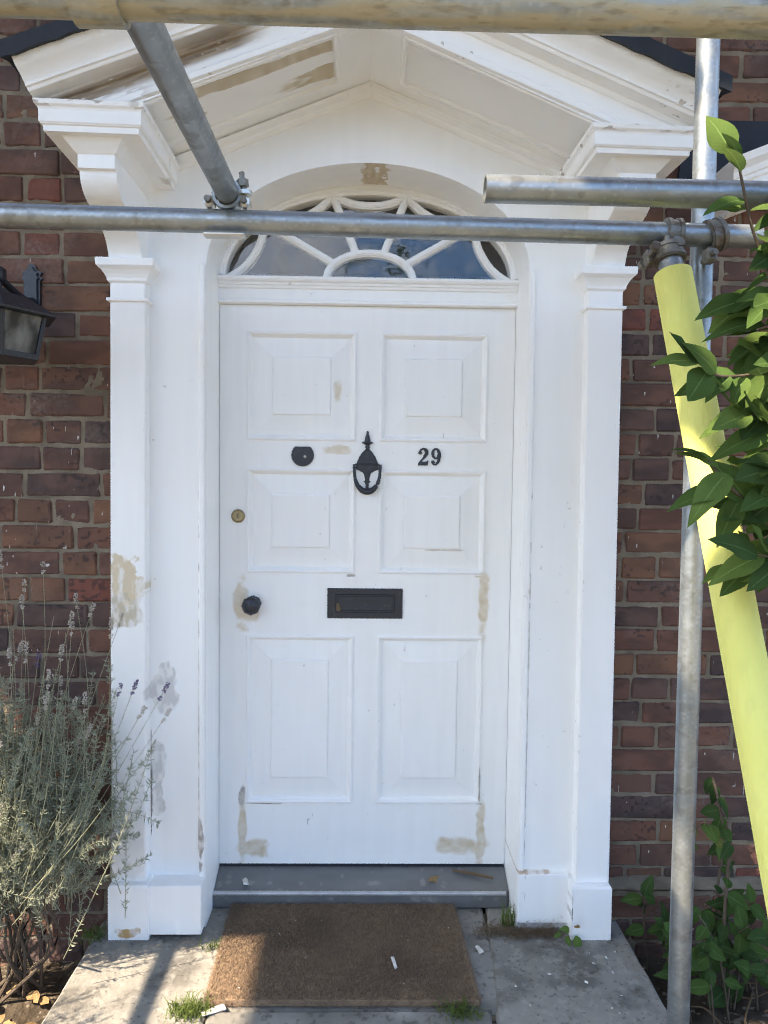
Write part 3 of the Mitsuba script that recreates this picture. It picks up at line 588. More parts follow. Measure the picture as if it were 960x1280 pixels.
def bar_line(pts, n=24):
    return sg.LineString(bez(np.array(pts), n)) if len(pts) > 2 else sg.LineString(pts)
J = [(-0.448, 2.020), (-0.336, 2.196), (-0.117, 2.283), (0.119, 2.283), (0.338, 2.196), (0.450, 2.020)]
lines = []
for k in range(5):
    a, b = np.array(J[k]), np.array(J[k + 1]); mid = (a + b) / 2; d = b - a; nrm = np.array([d[1], -d[0]]) / np.linalg.norm(d)
    sg_ = 0.029
    lines.append(bar_line([a, (a + mid) / 2 + nrm * sg_ * 0.78, mid + nrm * sg_, (b + mid) / 2 + nrm * sg_ * 0.78, b]))
inner = [(0.003 + 0.139 * math.cos(a), 2.022 + 0.083 * math.sin(a)) for a in np.linspace(0, np.pi, 40)]
lines.append(sg.LineString(inner))
for p, q in (((-0.112, 2.070), J[1]), ((-0.040, 2.102), J[2]), ((0.046, 2.102), J[3]), ((0.118, 2.070), J[4])): lines.append(sg.LineString([p, q]))
allbars = []
for ln in lines:
    base = ln.buffer(0.0115, cap_style=2).intersection(glass_out.buffer(0.004)); allbars.append(base)
    mid_ = ln.buffer(0.0075, cap_style=2).intersection(glass_out.buffer(0.004)); ridge = ln.buffer(0.0035, cap_style=2).intersection(glass_out.buffer(0.004))
    part(FA, 'glazing_bar', cat([ext_xz(base, 0.127 + 0.0002 * len(allbars), 0.155), ext_xz(mid_, 0.120 + 0.0002 * len(allbars), 0.1275), ext_xz(ridge, 0.116 + 0.0002 * len(allbars), 0.1205)]), SP, 30)
panes = glass_out.difference(so.unary_union(allbars))
rngp = np.random.default_rng(3)
for g in sorted(panes.geoms, key=lambda g: g.centroid.x):
    if g.area < 2e-4: continue
    g = g.buffer(0.003).simplify(0.0008)
    v, f = trimesh.creation.triangulate_polygon(g, engine='earcut')
    tm = trimesh.Trimesh(np.column_stack([v, np.zeros(len(v))]), f, process=False).subdivide_to_size(0.02)
    P = np.asarray(tm.vertices)[:, :2]; c = np.array(g.centroid.coords[0]); tilt = rngp.normal(0, 0.022, 2)
    Y = GY + (P - c) @ tilt * 0.5 + 0.0022 * (meshkit.fbm(np.column_stack([P * 14, np.full(len(P), c[0] * 7)]), 2, 6) - 0.5)
    m = trimesh.Trimesh(np.column_stack([P[:, 0], Y, P[:, 1]]), tm.faces, process=False)
    part(FA, 'pane', m, 'mat_glass', True)

# ------------------------------------------------------------------ sill and mat
SI = thing('door_sill', 'grey sloping door sill with a pale worn nosing, below the white door', 'sill')
part(SI, 'tread', ext_yz([(0.046, 0.0), (0.046, 0.049), (0.135, 0.086), (0.16, 0.086), (0.16, 0.0)], -0.4765, 0.4765), 'mat_sill')
part(SI, 'front', cbox(-0.485, 0.468, 0.036, 0.0465, 0.002, 0.046, 0.002), 'mat_sill', label='dark front face of the sill')
part(SI, 'nosing', rod((-0.482, 0.0415, 0.0475), (0.466, 0.0415, 0.0475), 0.0072, 14), 'mat_worn_metal', 40)
MT = thing('doormat', 'brown coir doormat lying in front of the grey door sill', 'doormat')
corner = np.array([(-0.404, -0.403), (0.314, -0.406), (0.294, 0.030), (-0.412, 0.028)])
def mat_xy(u, v):
    return (corner[0] * (1 - u)[:, None] + corner[1] * u[:, None]) * (1 - v)[:, None] + (corner[3] * (1 - u)[:, None] + corner[2] * u[:, None]) * v[:, None]
g = sg.Polygon(corner); mb = extrude(g.buffer(-0.003).buffer(0.003), 0.016); mb.apply_translation((0, 0, 0.001)); part(MT, 'base', mb, 'mat_coir')
nf = 60000; rngm = np.random.default_rng(12)
u, v = rngm.uniform(0.004, 0.996, nf), rngm.uniform(0.004, 0.996, nf)
xy = mat_xy(u, v); ang = rngm.uniform(0, 2 * np.pi, nf); L = rngm.uniform(0.003, 0.009, nf); w = rngm.uniform(0.0005, 0.0011, nf); h = rngm.uniform(0.003, 0.012, nf)
d = np.stack([np.cos(ang), np.sin(ang)], 1); e = np.stack([-d[:, 1], d[:, 0]], 1)
p0 = np.column_stack([xy - e * w[:, None], np.full(nf, 0.0165)]); p1 = np.column_stack([xy + e * w[:, None], np.full(nf, 0.0165)]); p2 = np.column_stack([xy + d * L[:, None], 0.0165 + h])
nb = 5000; side = rngm.integers(0, 4, nb); q = rngm.uniform(0, 1, nb)
ub, vb = np.where(side == 0, 0.0, np.where(side == 1, 1.0, q)), np.where(side == 2, 0.0, np.where(side == 3, 1.0, q))
ob = np.where(side == 0, np.pi, np.where(side == 1, 0.0, np.where(side == 2, -np.pi / 2, np.pi / 2))) + rngm.normal(0, 0.6, nb)
xb = mat_xy(ub, vb); db = np.stack([np.cos(ob), np.sin(ob)], 1); eb_ = np.stack([-db[:, 1], db[:, 0]], 1) * 0.0007; Lb = rngm.uniform(0.004, 0.015, nb)[:, None]; zb0 = rngm.uniform(0.004, 0.018, nb)[:, None]
fr3 = np.stack([np.hstack([xb - eb_ - db * 0.003, zb0]), np.hstack([xb + eb_ - db * 0.003, zb0]), np.hstack([xb + db * Lb, np.clip(zb0 + rngm.normal(0, 0.005, (nb, 1)), 0.001, 0.024)])], 1).reshape(-1, 3)
part(MT, 'fringe', trimesh.Trimesh(fr3, np.arange(3 * nb).reshape(-1, 3), process=False), 'mat_coir', kind='stuff')
part(MT, 'fibre', trimesh.Trimesh(np.stack([p0, p1, p2], 1).reshape(-1, 3), np.arange(3 * nf).reshape(-1, 3), process=False), 'mat_coir', kind='stuff')

# ------------------------------------------------------------------ wall lantern
LA = thing('wall_lantern', 'black six sided wall lantern with cloudy glass on the left brick wall', 'lantern')
lx, ly = -1.005, -0.225
plate = sg.Polygon([(-0.024, -0.05), (-0.014, -0.062), (0, -0.066), (0.014, -0.062), (0.024, -0.05), (0.024, 0.018), (0.032, 0.026), (0.024, 0.034), (0.030, 0.044), (0.016, 0.050), (0.010, 0.064), (0, 0.070), (-0.010, 0.064), (-0.016, 0.050), (-0.030, 0.044), (-0.024, 0.034), (-0.032, 0.026), (-0.024, 0.018)])
pm = ext_xz(plate, -0.012, 0.004); pm.apply_translation((lx - 0.005, 0, 1.945)); pm2 = ext_xz(plate.buffer(-0.007), -0.020, -0.0119); pm2.apply_translation((lx - 0.005, 0, 1.945))
part(LA, 'back_plate', cat([pm, pm2]), 'mat_black_iron')
part(LA, 'arm', cat([strand([(lx, -0.004, 1.905), (lx, -0.06, 1.893), (lx, -0.13, 1.90), (lx, -0.20, 1.915), (lx, ly, 1.925)], 0.0105, 10), cbox(lx - 0.018, lx + 0.018, ly - 0.018, ly + 0.018, 1.905, 1.945, 0.006), rod((lx, ly, 1.87), (lx, ly, 1.91), 0.010)]), 'mat_black_iron', 40)
hexa = [(math.cos(math.radians(60 * k)), math.sin(math.radians(60 * k))) for k in range(6)]
def hexring(rs):
    v, f = [], []
    for r, z in rs: v += [(lx + r * c, ly + r * s_, z) for c, s_ in hexa]
    for i in range(len(rs) - 1):
        for k in range(6):
            a, b = i * 6 + k, i * 6 + (k + 1) % 6; f += [(a, b, b + 6), (a, b + 6, a + 6)]
    v += [(lx, ly, rs[0][1]), (lx, ly, rs[-1][1])]; n = len(v)
    for k in range(6): f += [(n - 2, (k + 1) % 6, k), (n - 1, (len(rs) - 1) * 6 + k, (len(rs) - 1) * 6 + (k + 1) % 6)]
    return trimesh.Trimesh(np.array(v), np.array(f), process=False)
part(LA, 'roof', hexring([(0.130, 1.812), (0.157, 1.812), (0.158, 1.817), (0.138, 1.829), (0.070, 1.868), (0.030, 1.876), (0.022, 1.888)]), 'mat_black_iron')
zt, zb, rt, rb = 1.811, 1.706, 0.124, 0.102
post, glass = [], []
for k in range(6):
    c, s_ = hexa[k]; c2, s2 = hexa[(k + 1) % 6]
    post.append(rod((lx + rt * c, ly + rt * s_, zt), (lx + rb * c, ly + rb * s_, zb), 0.0068, 8))
    q = np.array([(lx + rt * c * 0.985, ly + rt * s_ * 0.985, zt), (lx + rt * c2 * 0.985, ly + rt * s2 * 0.985, zt), (lx + rb * c2 * 0.985, ly + rb * s2 * 0.985, zb), (lx + rb * c * 0.985, ly + rb * s_ * 0.985, zb)])
    part(LA, 'glass', trimesh.Trimesh(q, [(0, 2, 1), (0, 3, 2)]), 'mat_lamp_glass')
for p_ in post: part(LA, 'glazing_bar', p_, 'mat_black_iron', 40)
part(LA, 'bottom_rim', hexring([(0.090, zb - 0.012), (0.108, zb - 0.010), (0.110, zb + 0.004), (0.098, zb + 0.006)]), 'mat_black_iron')
part(LA, 'lamp_holder', cat([rod((lx, ly, zb), (lx, ly, zb + 0.04), 0.014), align(trimesh.creation.icosphere(2, 0.024), (0, 0, 1), (lx, ly, zb + 0.06))]), 'mat_white_paint', True)

# ------------------------------------------------------------------ scaffolding
def tube_thing(label, p0, p1, m='mat_galvanised', name='scaffold_tube', group='scaffold tubes'):
    k = thing(name, label, 'scaffold tube', group); put(k, pipe(p0, p1), m, 35); return k
tube_thing('rusty scaffold tube running across the very top of the view, nearest of all', (-2.2, -1.45, 1.915), (2.6, -1.45, 1.893), 'mat_rusty_tube')
tube_thing('long grey scaffold tube running across the fanlight', (-2.2, -0.70, 1.937), (0.83, -0.70, 1.9075))
tube_thing('short grey scaffold tube with its cut end in front of the right bracket', (0.212, -0.93, 1.908), (2.4, -0.93, 1.899))
tube_thing('grey scaffold tube pointing from the rusty tube towards the house, above the fanlight', (-0.292, -0.655, 1.975), (-0.283, -2.1, 1.972))
tube_thing('upright scaffold tube in front of the right brick wall, its upper half sunlit', (0.734, -0.652, -0.14), (0.727, -0.652, 4.6))
tube_thing('sloping scaffold tube inside the yellow foam sleeve', (0.632, -0.716, 1.87), (0.785, -1.354, -0.15))
# foam sleeve
fs = thing('foam_sleeve', 'yellow foam safety sleeve on the sloping scaffold tube at the right', 'foam sleeve')
A, B = np.array((0.632, -0.716, 1.87)), np.array((0.785, -1.354, -0.15)); dirn = (B - A) / np.linalg.norm(B - A)
fm = trimesh.creation.annulus(0.0258, 0.0378, 1.90, sections=56).subdivide_to_size(0.08); fm = align(fm, dirn, A + dirn * (0.055 + 0.95))
fv = fm.vertices + 0.0016 * (meshkit.fbm(np.asarray(fm.vertices) * 14, 3, 5)[:, None] - 0.5) * np.array([1, 1, 0]); fm.vertices = fv
put(fs, fm, 'mat_foam', 40)
# out of view: a cross tube and a boarded lift, placed for their shade
tube_thing('grey scaffold cross tube left of the view, beyond the lantern', (-1.83, -0.60, 1.975), (-1.82, -2.1, 1.972))
tube_thing('unseen outer upright scaffold tube right of the viewer', (2.1, -2.95, -0.2), (2.1, -2.95, 4.6))
tube_thing('unseen outer upright scaffold tube far left of the viewer', (-3.0, -2.95, -0.2), (-3.0, -2.95, 4.6))
ZD = 4.0
for x, nm in ((-4.3, 'far left'), (-1.75, 'left'), (0.55, 'middle'), (2.1, 'right')):
    tube_thing('unseen high scaffold tube bearing the shading boards above the door, ' + nm, (x, -0.45, ZD - 0.047), (x, -3.0, ZD - 0.047))
def unseen_board(x0, x1, y0, lab):  # boards out of view, placed to shade the wall and door
    k = thing('unseen_board', lab, 'board', 'unseen boards shading the door'); put(k, cbox(x0, x1, y0 - 0.110, y0 + 0.110, ZD - 0.019, ZD + 0.019, 0.004), 'mat_board')
ORD = ['first', 'second', 'third', 'fourth', 'fifth', 'sixth', 'seventh', 'eighth', 'ninth', 'tenth']
for k in range(10):
    y0 = -0.665 - 0.228 * k - (0.006 if k >= 5 else 0); lab = f'unseen scaffold board above the door, shading it, {ORD[k]} from the wall'
    xs = [-4.9, 3.2]
    if k >= 6: xs = [-2.84, 3.2]          # outer boards stop short so the left slab gets sun
    sun_gaps = {3: [(-0.40, -0.06)], 4: [(-4.90, -3.22), (-0.56, -0.28)], 5: [(-4.90, -3.08), (-1.20, -0.94)], 6: [(-1.24, -0.98), (-0.82, -0.64)], 7: [(-1.60, -1.44), (-1.02, -0.84)]}.get(k, [])  # gaps placed to let sun onto the upright tube, shrub and lavender
    a = xs[0]
    for c0, c1 in sun_gaps + [(xs[1], None)]:
        if c0 - a > 0.05: unseen_board(a, c0, y0, lab + (', left length' if a == xs[0] and sun_gaps else ', right length' if sun_gaps and c0 == xs[1] else ', middle length' if sun_gaps else ''))
        a = c1
# couplers
def coupler(label, at1, ax1, at2, ax2, bolt=(0, -1, 0)):
    k = thing('scaffold_coupler', label, 'scaffold coupler', 'couplers joining scaffold tubes')
    for at, ax in ((at1, ax1), (at2, ax2)):
        at, ax = np.array(at, float), np.array(ax, float) / np.linalg.norm(ax)
        m = align(trimesh.creation.annulus(0.0246, 0.0305, 0.034, sections=40), ax, at)
        m2 = align(trimesh.creation.annulus(0.0304, 0.0330, 0.008, sections=40), ax, at + ax * 0.011)
        m3 = align(trimesh.creation.annulus(0.0304, 0.0330, 0.008, sections=40), ax, at - ax * 0.011)
        bd = part(k, 'band', cat([m, m2, m3]), 'mat_fitting', 35)
        b = np.array(bolt, float); b -= ax * (b @ ax)
        if np.linalg.norm(b) < 0.2: b = np.cross(ax, (0, 0, 1.0))
        b /= np.linalg.norm(b); side = np.cross(ax, b)
        lug = cbox(-0.009, 0.009, -0.017, 0.017, -0.012, 0.012, 0.003)
        M = np.eye(4); M[:3, 0], M[:3, 1], M[:3, 2] = b, ax, side
        lug.apply_transform(M); lug.apply_translation(at + b * 0.037 + side * 0.014)
        part(bd, 'lug', lug, 'mat_fitting')
        c = at + b * 0.041
        part(bd, 'bolt', rod(c - side * 0.032, c + side * 0.046, 0.0055, 10), 'mat_fitting', 40)
        part(bd, 'nut', align(trimesh.creation.cylinder(0.0125, 0.013, sections=6), side, c + side * 0.034), 'mat_fitting')
        part(bd, 'bolt_head', align(trimesh.creation.cylinder(0.010, 0.010, sections=16), side, c - side * 0.030), 'mat_fitting')
    mid = (np.array(at1) + np.array(at2)) / 2
    part(k, 'body', cbox(*(x for i in range(3) for x in (mid[i] - 0.018, mid[i] + 0.018)), 0.005), 'mat_fitting')
L1 = lambda x: 1.937 + (x + 2.2) / 3.03 * (1.9075 - 1.937)
pk = thing('scaffold_coupler', 'small bright coupler with an upright bolt joining the pointing tube to the long tube', 'scaffold coupler', 'couplers joining scaffold tubes')
at = np.array((-0.292, -0.70, 1.972)); bd = part(pk, 'band', align(trimesh.creation.annulus(0.0246, 0.031, 0.030, sections=40), (0, 1, 0), at), 'mat_galvanised', 35)
for sx in (-1, 1):
    part(pk, 'lug', cbox(at[0] + sx * 0.037 - 0.010, at[0] + sx * 0.037 + 0.010, -0.720, -0.680, 1.944, 1.968, 0.006), 'mat_zinc')
    part(pk, 'bolt', align(trimesh.creation.cylinder(0.0065, 0.020, sections=16), (0, -1, 0), (at[0] + sx * 0.037, -0.722, 1.955)), 'mat_fitting', 30)
bx0 = np.array((at[0] + 0.036, -0.704, 1.955)); ax0 = np.array((-0.10, -0.08, 1.0))
part(pk, 'bolt', rod(bx0, bx0 + ax0 * 0.062, 0.0055, 10), 'mat_fitting', 40); part(pk, 'nut', align(trimesh.creation.cylinder(0.0125, 0.014, sections=6), ax0, bx0 + ax0 * 0.040), 'mat_fitting')
part(pk, 'washer', align(trimesh.creation.cylinder(0.0175, 0.008, sections=20), ax0, bx0 + ax0 * 0.020), 'mat_zinc', 30)
coupler('coupler at the top of the yellow sleeved tube', (0.645, -0.70, L1(0.645)), (1, 0, -0.01), (0.632, -0.720, 1.862), (B - A), (-0.8, -0.3, -0.9))
ck = thing('scaffold_coupler', 'coupler clip on the long tube where it crosses the upright tube at right', 'scaffold coupler', 'couplers joining scaffold tubes')
axt = np.array((0.96, 0.0, 0.28)); axt /= np.linalg.norm(axt); at = np.array((0.735, -0.70, L1(0.735)))
part(ck, 'band', cat([align(trimesh.creation.annulus(0.0255, 0.0325, 0.034, sections=40), axt, at), align(trimesh.creation.annulus(0.032, 0.0355, 0.009, sections=40), axt, at + axt * 0.010), align(trimesh.creation.annulus(0.032, 0.0355, 0.009, sections=40), axt, at - axt * 0.010)]), 'mat_fitting', 35)
part(ck, 'lug', cbox(0.712, 0.736, -0.722, -0.690, L1(0.7) - 0.060, L1(0.7) - 0.028, 0.005), 'mat_fitting')
part(ck, 'bolt', rod((0.724, -0.735, L1(0.7) - 0.044), (0.724, -0.675, L1(0.7) - 0.048), 0.006, 10), 'mat_fitting', 40)
tk = thing('scaffold_coupler', 'stained coupler wrapped round the rusty tube at the top left', 'scaffold coupler', 'couplers joining scaffold tubes')
part(tk, 'band', cat([align(trimesh.creation.annulus(0.0246, 0.0315, 0.052, sections=40), (1, 0, 0), (-0.287, -1.45, 1.906)), cbox(-0.318, -0.256, -1.49, -1.405, 1.912, 1.945, 0.008)]), 'mat_rusty_tube', 35)
part(tk, 'band', align(trimesh.creation.annulus(0.0246, 0.031, 0.045, sections=40), (0, 1, 0), (-0.287, -1.44, 1.9735)), 'mat_rusty_tube', 35)
ek = thing('scaffold_coupler', 'half hidden coupler behind the sunlit upright tube, beside the dark lead next door', 'scaffold coupler', 'couplers joining scaffold tubes')
part(ek, 'lug', cbox(0.752, 0.778, -0.625, -0.600, 2.150, 2.185, 0.008), 'mat_fitting'); part(ek, 'bolt', rod((0.757, -0.615, 2.163), (0.793, -0.615, 2.178), 0.008, 12), 'mat_zinc', 40)
cl = thing('clip_plate', 'small flat steel plate under the long scaffold tube, left of the fanlight', 'bracket')
put(cl, cbox(-0.337, -0.252, -0.735, -0.705, 1.880, 1.887, 0.0025), 'mat_zinc')

# ------------------------------------------------------------------ neighbouring hood
NH = thing('neighbouring_hood', 'end of the white hood next door under dark lead at the right edge', 'portico')
npf = [(-0.17, 0.0), (-0.165, -0.02), (-0.145, -0.035), (-0.14, -0.05), (-0.13, -0.052), (-0.13, -0.062), (-0.115, -0.066), (-0.115, -0.105), (-0.125, -0.11), (-0.125, -0.125), (0.0, -0.125), (0.0, 0.0)]
nm = ext_yz(npf, 0, 1.2); vv = nm.vertices.copy(); nm.vertices = np.stack([1.03 + vv[:, 0] - 0.10 * vv[:, 2] / 0.125 * 0.3, vv[:, 1], 2.302 + 0.40 * vv[:, 0] + vv[:, 2]], 1)
part(NH, 'raking_cornice', nm, 'mat_white_paint', 25)
part(NH, 'flashing', ext_xz(sg.Polygon([(0.93, 2.25), (0.95, 2.475), (1.45, 2.475), (1.03, 2.285)]), -0.016, 0.0), 'mat_lead')

# ------------------------------------------------------------------ plants
def leaf_geo(wid, curl, fold, n=9, wave=0.0, twist=0.0):
    """A pointed leaf along +x, length 1."""
    t = np.linspace(0, 1, n); w = wid * np.sin(np.pi * t ** 0.82) ** 0.85 * (1 - 0.25 * t); w[-1] = 0; w[0] = 0.012
    z = -curl * t ** 2; e1, e2 = wave * np.sin(t * 11), wave * np.sin(t * 9 + 2)
    L_ = np.stack([t, w, z + fold * w + e1 * w + twist * t * w], 1); M_ = np.stack([t, 0 * t, z], 1); R_ = np.stack([t, -w, z + fold * w + e2 * w - twist * t * w], 1)
    v = np.vstack([L_, M_, R_]); f = []
    for i in range(n - 1):
        f += [(i, n + i, n + i + 1), (i, n + i + 1, i + 1), (n + i, 2 * n + i, 2 * n + i + 1), (n + i, 2 * n + i + 1, n + i + 1)]
    return trimesh.Trimesh(v, np.array(f), process=False)
LEAF_UV = np.vstack([np.stack([np.linspace(0.001, 1, 9), np.full(9, q)], 1) for q in (1.0, 0.5, 0.0)])
LEAVES = [leaf_geo(0.225, 0.25, 0.35, wave=0.25), leaf_geo(0.26, 0.50, 0.20, wave=0.15, twist=0.5), leaf_geo(0.19, 0.10, 0.5, wave=0.3, twist=-0.4), leaf_geo(0.24, -0.15, 0.28, wave=0.2), leaf_geo(0.28, 0.35, 0.10, twist=0.7), leaf_geo(0.21, 0.7, 0.3, wave=0.2)]
LEAF_PLY = {}
def leaf_entry(key, var, bsdf, pos, direction, up, size, width=1.0):
    if (var, bsdf) not in LEAF_PLY: LEAF_PLY[var, bsdf] = mikit.ply(LEAVES[var], bsdf, True, uv=LEAF_UV)
    x = np.asarray(direction, float); x /= np.linalg.norm(x); z = np.asarray(up, float); z -= x * (z @ x); z /= np.linalg.norm(z) + 1e-9; y = np.cross(z, x)
    M = np.eye(4); M[:3, 0], M[:3, 1], M[:3, 2], M[:3, 3] = x * size, y * size * width, z * size, pos
    scene[key] = {**LEAF_PLY[var, bsdf], 'to_world': T4(M.tolist())}

CS = thing('camellia_shrub', 'glossy green leaved shrub reaching in over the yellow foam sleeve at right', 'shrub')
rngc = np.random.default_rng(21)
twigs = [([(0.925, -1.030, 1.267), (0.793, -1.048, 1.487), (0.688, -1.066, 1.663), (0.622, -1.092, 1.777), (0.589, -1.110, 1.856), (0.575, -1.118, 1.899)], 10, 0.07, 0.55),
         ([(0.881, -1.022, 1.487), (0.749, -1.048, 1.575), (0.635, -1.092, 1.562), (0.556, -1.127, 1.553), (0.516, -1.136, 1.573)], 11, 0.080, 0.4),
         ([(0.881, -1.022, 1.152), (0.758, -1.048, 1.240), (0.648, -1.092, 1.333), (0.582, -1.127, 1.377), (0.538, -1.136, 1.421)], 11, 0.082, 0.4),
         ([(0.881, -1.022, 1.381), (0.758, -1.048, 1.452), (0.661, -1.083, 1.487), (0.595, -1.110, 1.500)], 10, 0.085, 0.3),
         ([(0.881, -1.022, 1.592), (0.776, -1.066, 1.663), (0.683, -1.110, 1.694), (0.639, -1.127, 1.676)], 9, 0.082, 0.3),
         ([(0.881, -1.022, 1.091), (0.793, -1.066, 1.188), (0.697, -1.110, 1.254), (0.617, -1.136, 1.276)], 10, 0.085, 0.3),
         ([(0.881, -1.022, 1.240), (0.793, -1.048, 1.337), (0.714, -1.110, 1.394), (0.644, -1.136, 1.416)], 10, 0.085, 0.3),
         ([(0.899, -1.022, 1.434), (0.811, -1.048, 1.522), (0.732, -1.110, 1.570), (0.675, -1.154, 1.544)], 10, 0.085, 0.3),
         ([(0.899, -0.995, 1.680), (0.776, -1.030, 1.786), (0.701, -1.066, 1.782), (0.648, -1.092, 1.751)], 9, 0.075, 0.3),
         ([(0.925, -0.934, 1.223), (0.837, -0.925, 1.337), (0.767, -0.942, 1.399), (0.705, -0.960, 1.425)], 9, 0.085, 0.2),
         ([(0.925, -0.934, 1.487), (0.837, -0.925, 1.592), (0.767, -0.942, 1.645), (0.714, -0.960, 1.636)], 9, 0.085, 0.2),

         ([(0.925, -1.110, 1.311), (0.837, -1.136, 1.416), (0.767, -1.171, 1.469), (0.705, -1.189, 1.460)], 8, 0.085, 0.2)]
for k in range(11):
    z0 = 1.24 + 0.046 * k; x1 = 0.653 + 0.053 * ((k * 7) % 5) / 4; yy = -0.978 - 0.031 * ((k * 3) % 6)
    twigs.append(([(0.925, yy + 0.05, z0 - 0.10), (0.837, yy + 0.02, z0 - 0.02), (0.749, yy - 0.02, z0 + 0.02), (x1, yy - 0.04, z0 + 0.0)], 10, 0.085, 0.2))
for k in range(8):
    z0 = 1.66 + 0.034 * k; x1 = 0.66 + 0.05 * ((k * 5) % 4) / 3 + 0.006 * k; yy = -1.0 - 0.03 * ((k * 3) % 5)
    twigs.append(([(0.92, yy + 0.05, z0 - 0.12), (0.83, yy + 0.02, z0 - 0.03), (0.75, yy - 0.02, z0 + 0.005), (x1, yy - 0.03, z0 + 0.01 * ((k % 3) - 1))], 9, 0.080, 0.2))
stem_meshes = [strand(bez([(1.0, -0.99, -0.15), (0.98, -1.0, 0.5), (0.95, -1.02, 1.0), (0.91, -1.02, 1.4), (0.90, -1.0, 1.71)], 16), np.linspace(0.016, 0.008, 16), 8)]
mats = ['mat_leaf_dark', 'mat_leaf_mid', 'mat_leaf_mid', 'mat_leaf_pale', 'mat_leaf_pale']
for pts, n, size, outw in twigs:
    c = bez(pts, 20); stem_meshes.append(strand(c, np.linspace(0.0042, 0.0016, 20), 6))
    tang = np.gradient(c, axis=0); side = 1
    for i in range(n):
        q = int(19 * (0.30 + 0.70 * i / (n - 1))); p = c[q] + rngc.normal(0, 0.004, 3); t = tang[q] / np.linalg.norm(tang[q]); side = -side
        tip = i >= n - 2
        out = np.array([rngc.normal(-0.15, 0.45), -0.35 + rngc.normal(0, 0.4), side * 0.55 + rngc.normal(0, 0.3)])
        d_ = t * (0.9 if tip else 0.45) + out * (0.55 if tip else 0.8) + np.array([-0.12, 0, -0.30 if not tip else -0.05])
        up = np.array([rngc.normal(0, 0.45), -0.75 + rngc.normal(0, 0.3), 0.75])
        m_ = mats[rngc.integers(0, 5)]
        if size < 0.072: m_ = ['mat_leaf_mid', 'mat_leaf_pale'][i % 2]
        leaf_entry(sub(CS, 'leaf'), int(rngc.integers(0, 6)), m_, p, d_, up, size * rngc.uniform(0.70, 1.12), 1.36)
part(CS, 'branch', cat(stem_meshes), 'mat_bark', 40)

# climbing plant and ground plant at the lower right
HS = thing('climbing_plant', 'thin stemmed climber with yellowish green leaves low on the right brick wall', 'climbing plant')
rngh = np.random.default_rng(5)
c = bez([(1.06, -0.16, -0.14), (1.05, -0.17, 0.15), (1.08, -0.14, 0.30), (1.06, -0.15, 0.42), (1.05, -0.12, 0.50)], 24)
c2 = bez([(1.06, -0.16, 0.30), (1.02, -0.18, 0.38), (0.98, -0.2, 0.39), (0.945, -0.2, 0.35)], 14)
c3 = bez([(1.06, -0.22, -0.14), (1.04, -0.24, 0.10), (1.06, -0.22, 0.35)], 14)
part(HS, 'stem', cat([strand(c, 0.004, 6), strand(c2, 0.0018, 5), strand(c3, 0.005, 6)]), 'mat_bark', 40)
for cc, n, size, ms in ((c, 13, 0.05, ['mat_leaf_mid', 'mat_leaf_dark', 'mat_leaf_dark']), (c2, 9, 0.045, ['mat_leaf_yellow', 'mat_leaf_pale']), (c3, 10, 0.06, ['mat_leaf_dark', 'mat_leaf_mid'])):
    for i in range(n):
        p = cc[int((len(cc) - 1) * (0.12 + 0.88 * i / (n - 1)))]
        leaf_entry(sub(HS, 'leaf'), int(rngh.integers(0, 6)), ms[rngh.integers(0, len(ms))], p, (rngh.normal(0, 0.7), -0.5 + rngh.normal(0, 0.4), -0.5 + rngh.normal(0, 0.5)), (rngh.normal(0, 0.4), -0.9, 0.5), size * rngh.uniform(0.8, 1.25), 1.5)
GP = thing('ground_plant', 'low leafy green plant in the shady soil at the bottom right corner', 'plant')
gst = []
for s_ in range(17):
    bx_, by_ = 1.02 + rngh.normal(0, 0.08), -0.20 + rngh.normal(0, 0.06)
    tip = np.array([bx_ + rngh.normal(-0.02, 0.10), by_ - 0.06 + rngh.normal(0, 0.05), rngh.uniform(0.02, 0.20)])
    c = bez([(bx_, by_, -0.14), ((bx_ + tip[0]) / 2, by_, tip[2] * 0.5), tip], 10); gst.append(strand(c, np.linspace(0.003, 0.0015, 10), 5))
    for i in range(6):
        p = c[3 + i] if i < 6 else c[-1]
        ms = ['mat_leaf_mid', 'mat_leaf_dark', 'mat_leaf_dark', 'mat_leaf_mid']
        leaf_entry(sub(GP, 'leaf'), int(rngh.integers(0, 6)), 'mat_leaf_orange' if (s_ == 3 and i == 5) else ms[rngh.integers(0, 4)], p, (rngh.normal(0, 0.8), -0.4 + rngh.normal(0, 0.4), -0.15 + rngh.normal(0, 0.5)), (rngh.normal(0, 0.3), -0.8, 0.8), rngh.uniform(0.045, 0.075), 1.45)
part(GP, 'stem', cat(gst), 'mat_bark', 40)
# dead twigs on the soil
for i in range(9):
    k = thing('dead_twig', 'bare dead twig lying among plants in the right hand soil bed', 'twig', 'dead twigs in the right bed')
    a = np.array([rngh.uniform(0.86, 1.15), rngh.uniform(-0.34, -0.08), -0.105]); dd = np.array([rngh.normal(0, 0.10), rngh.normal(0, 0.06), rngh.uniform(0.01, 0.09)])
    put(k, strand(bez([a, a + dd * 0.5 + rngh.normal(0, 0.012, 3), a + dd], 8), np.linspace(0.0035, 0.0014, 8), 6), 'mat_moss', 40)

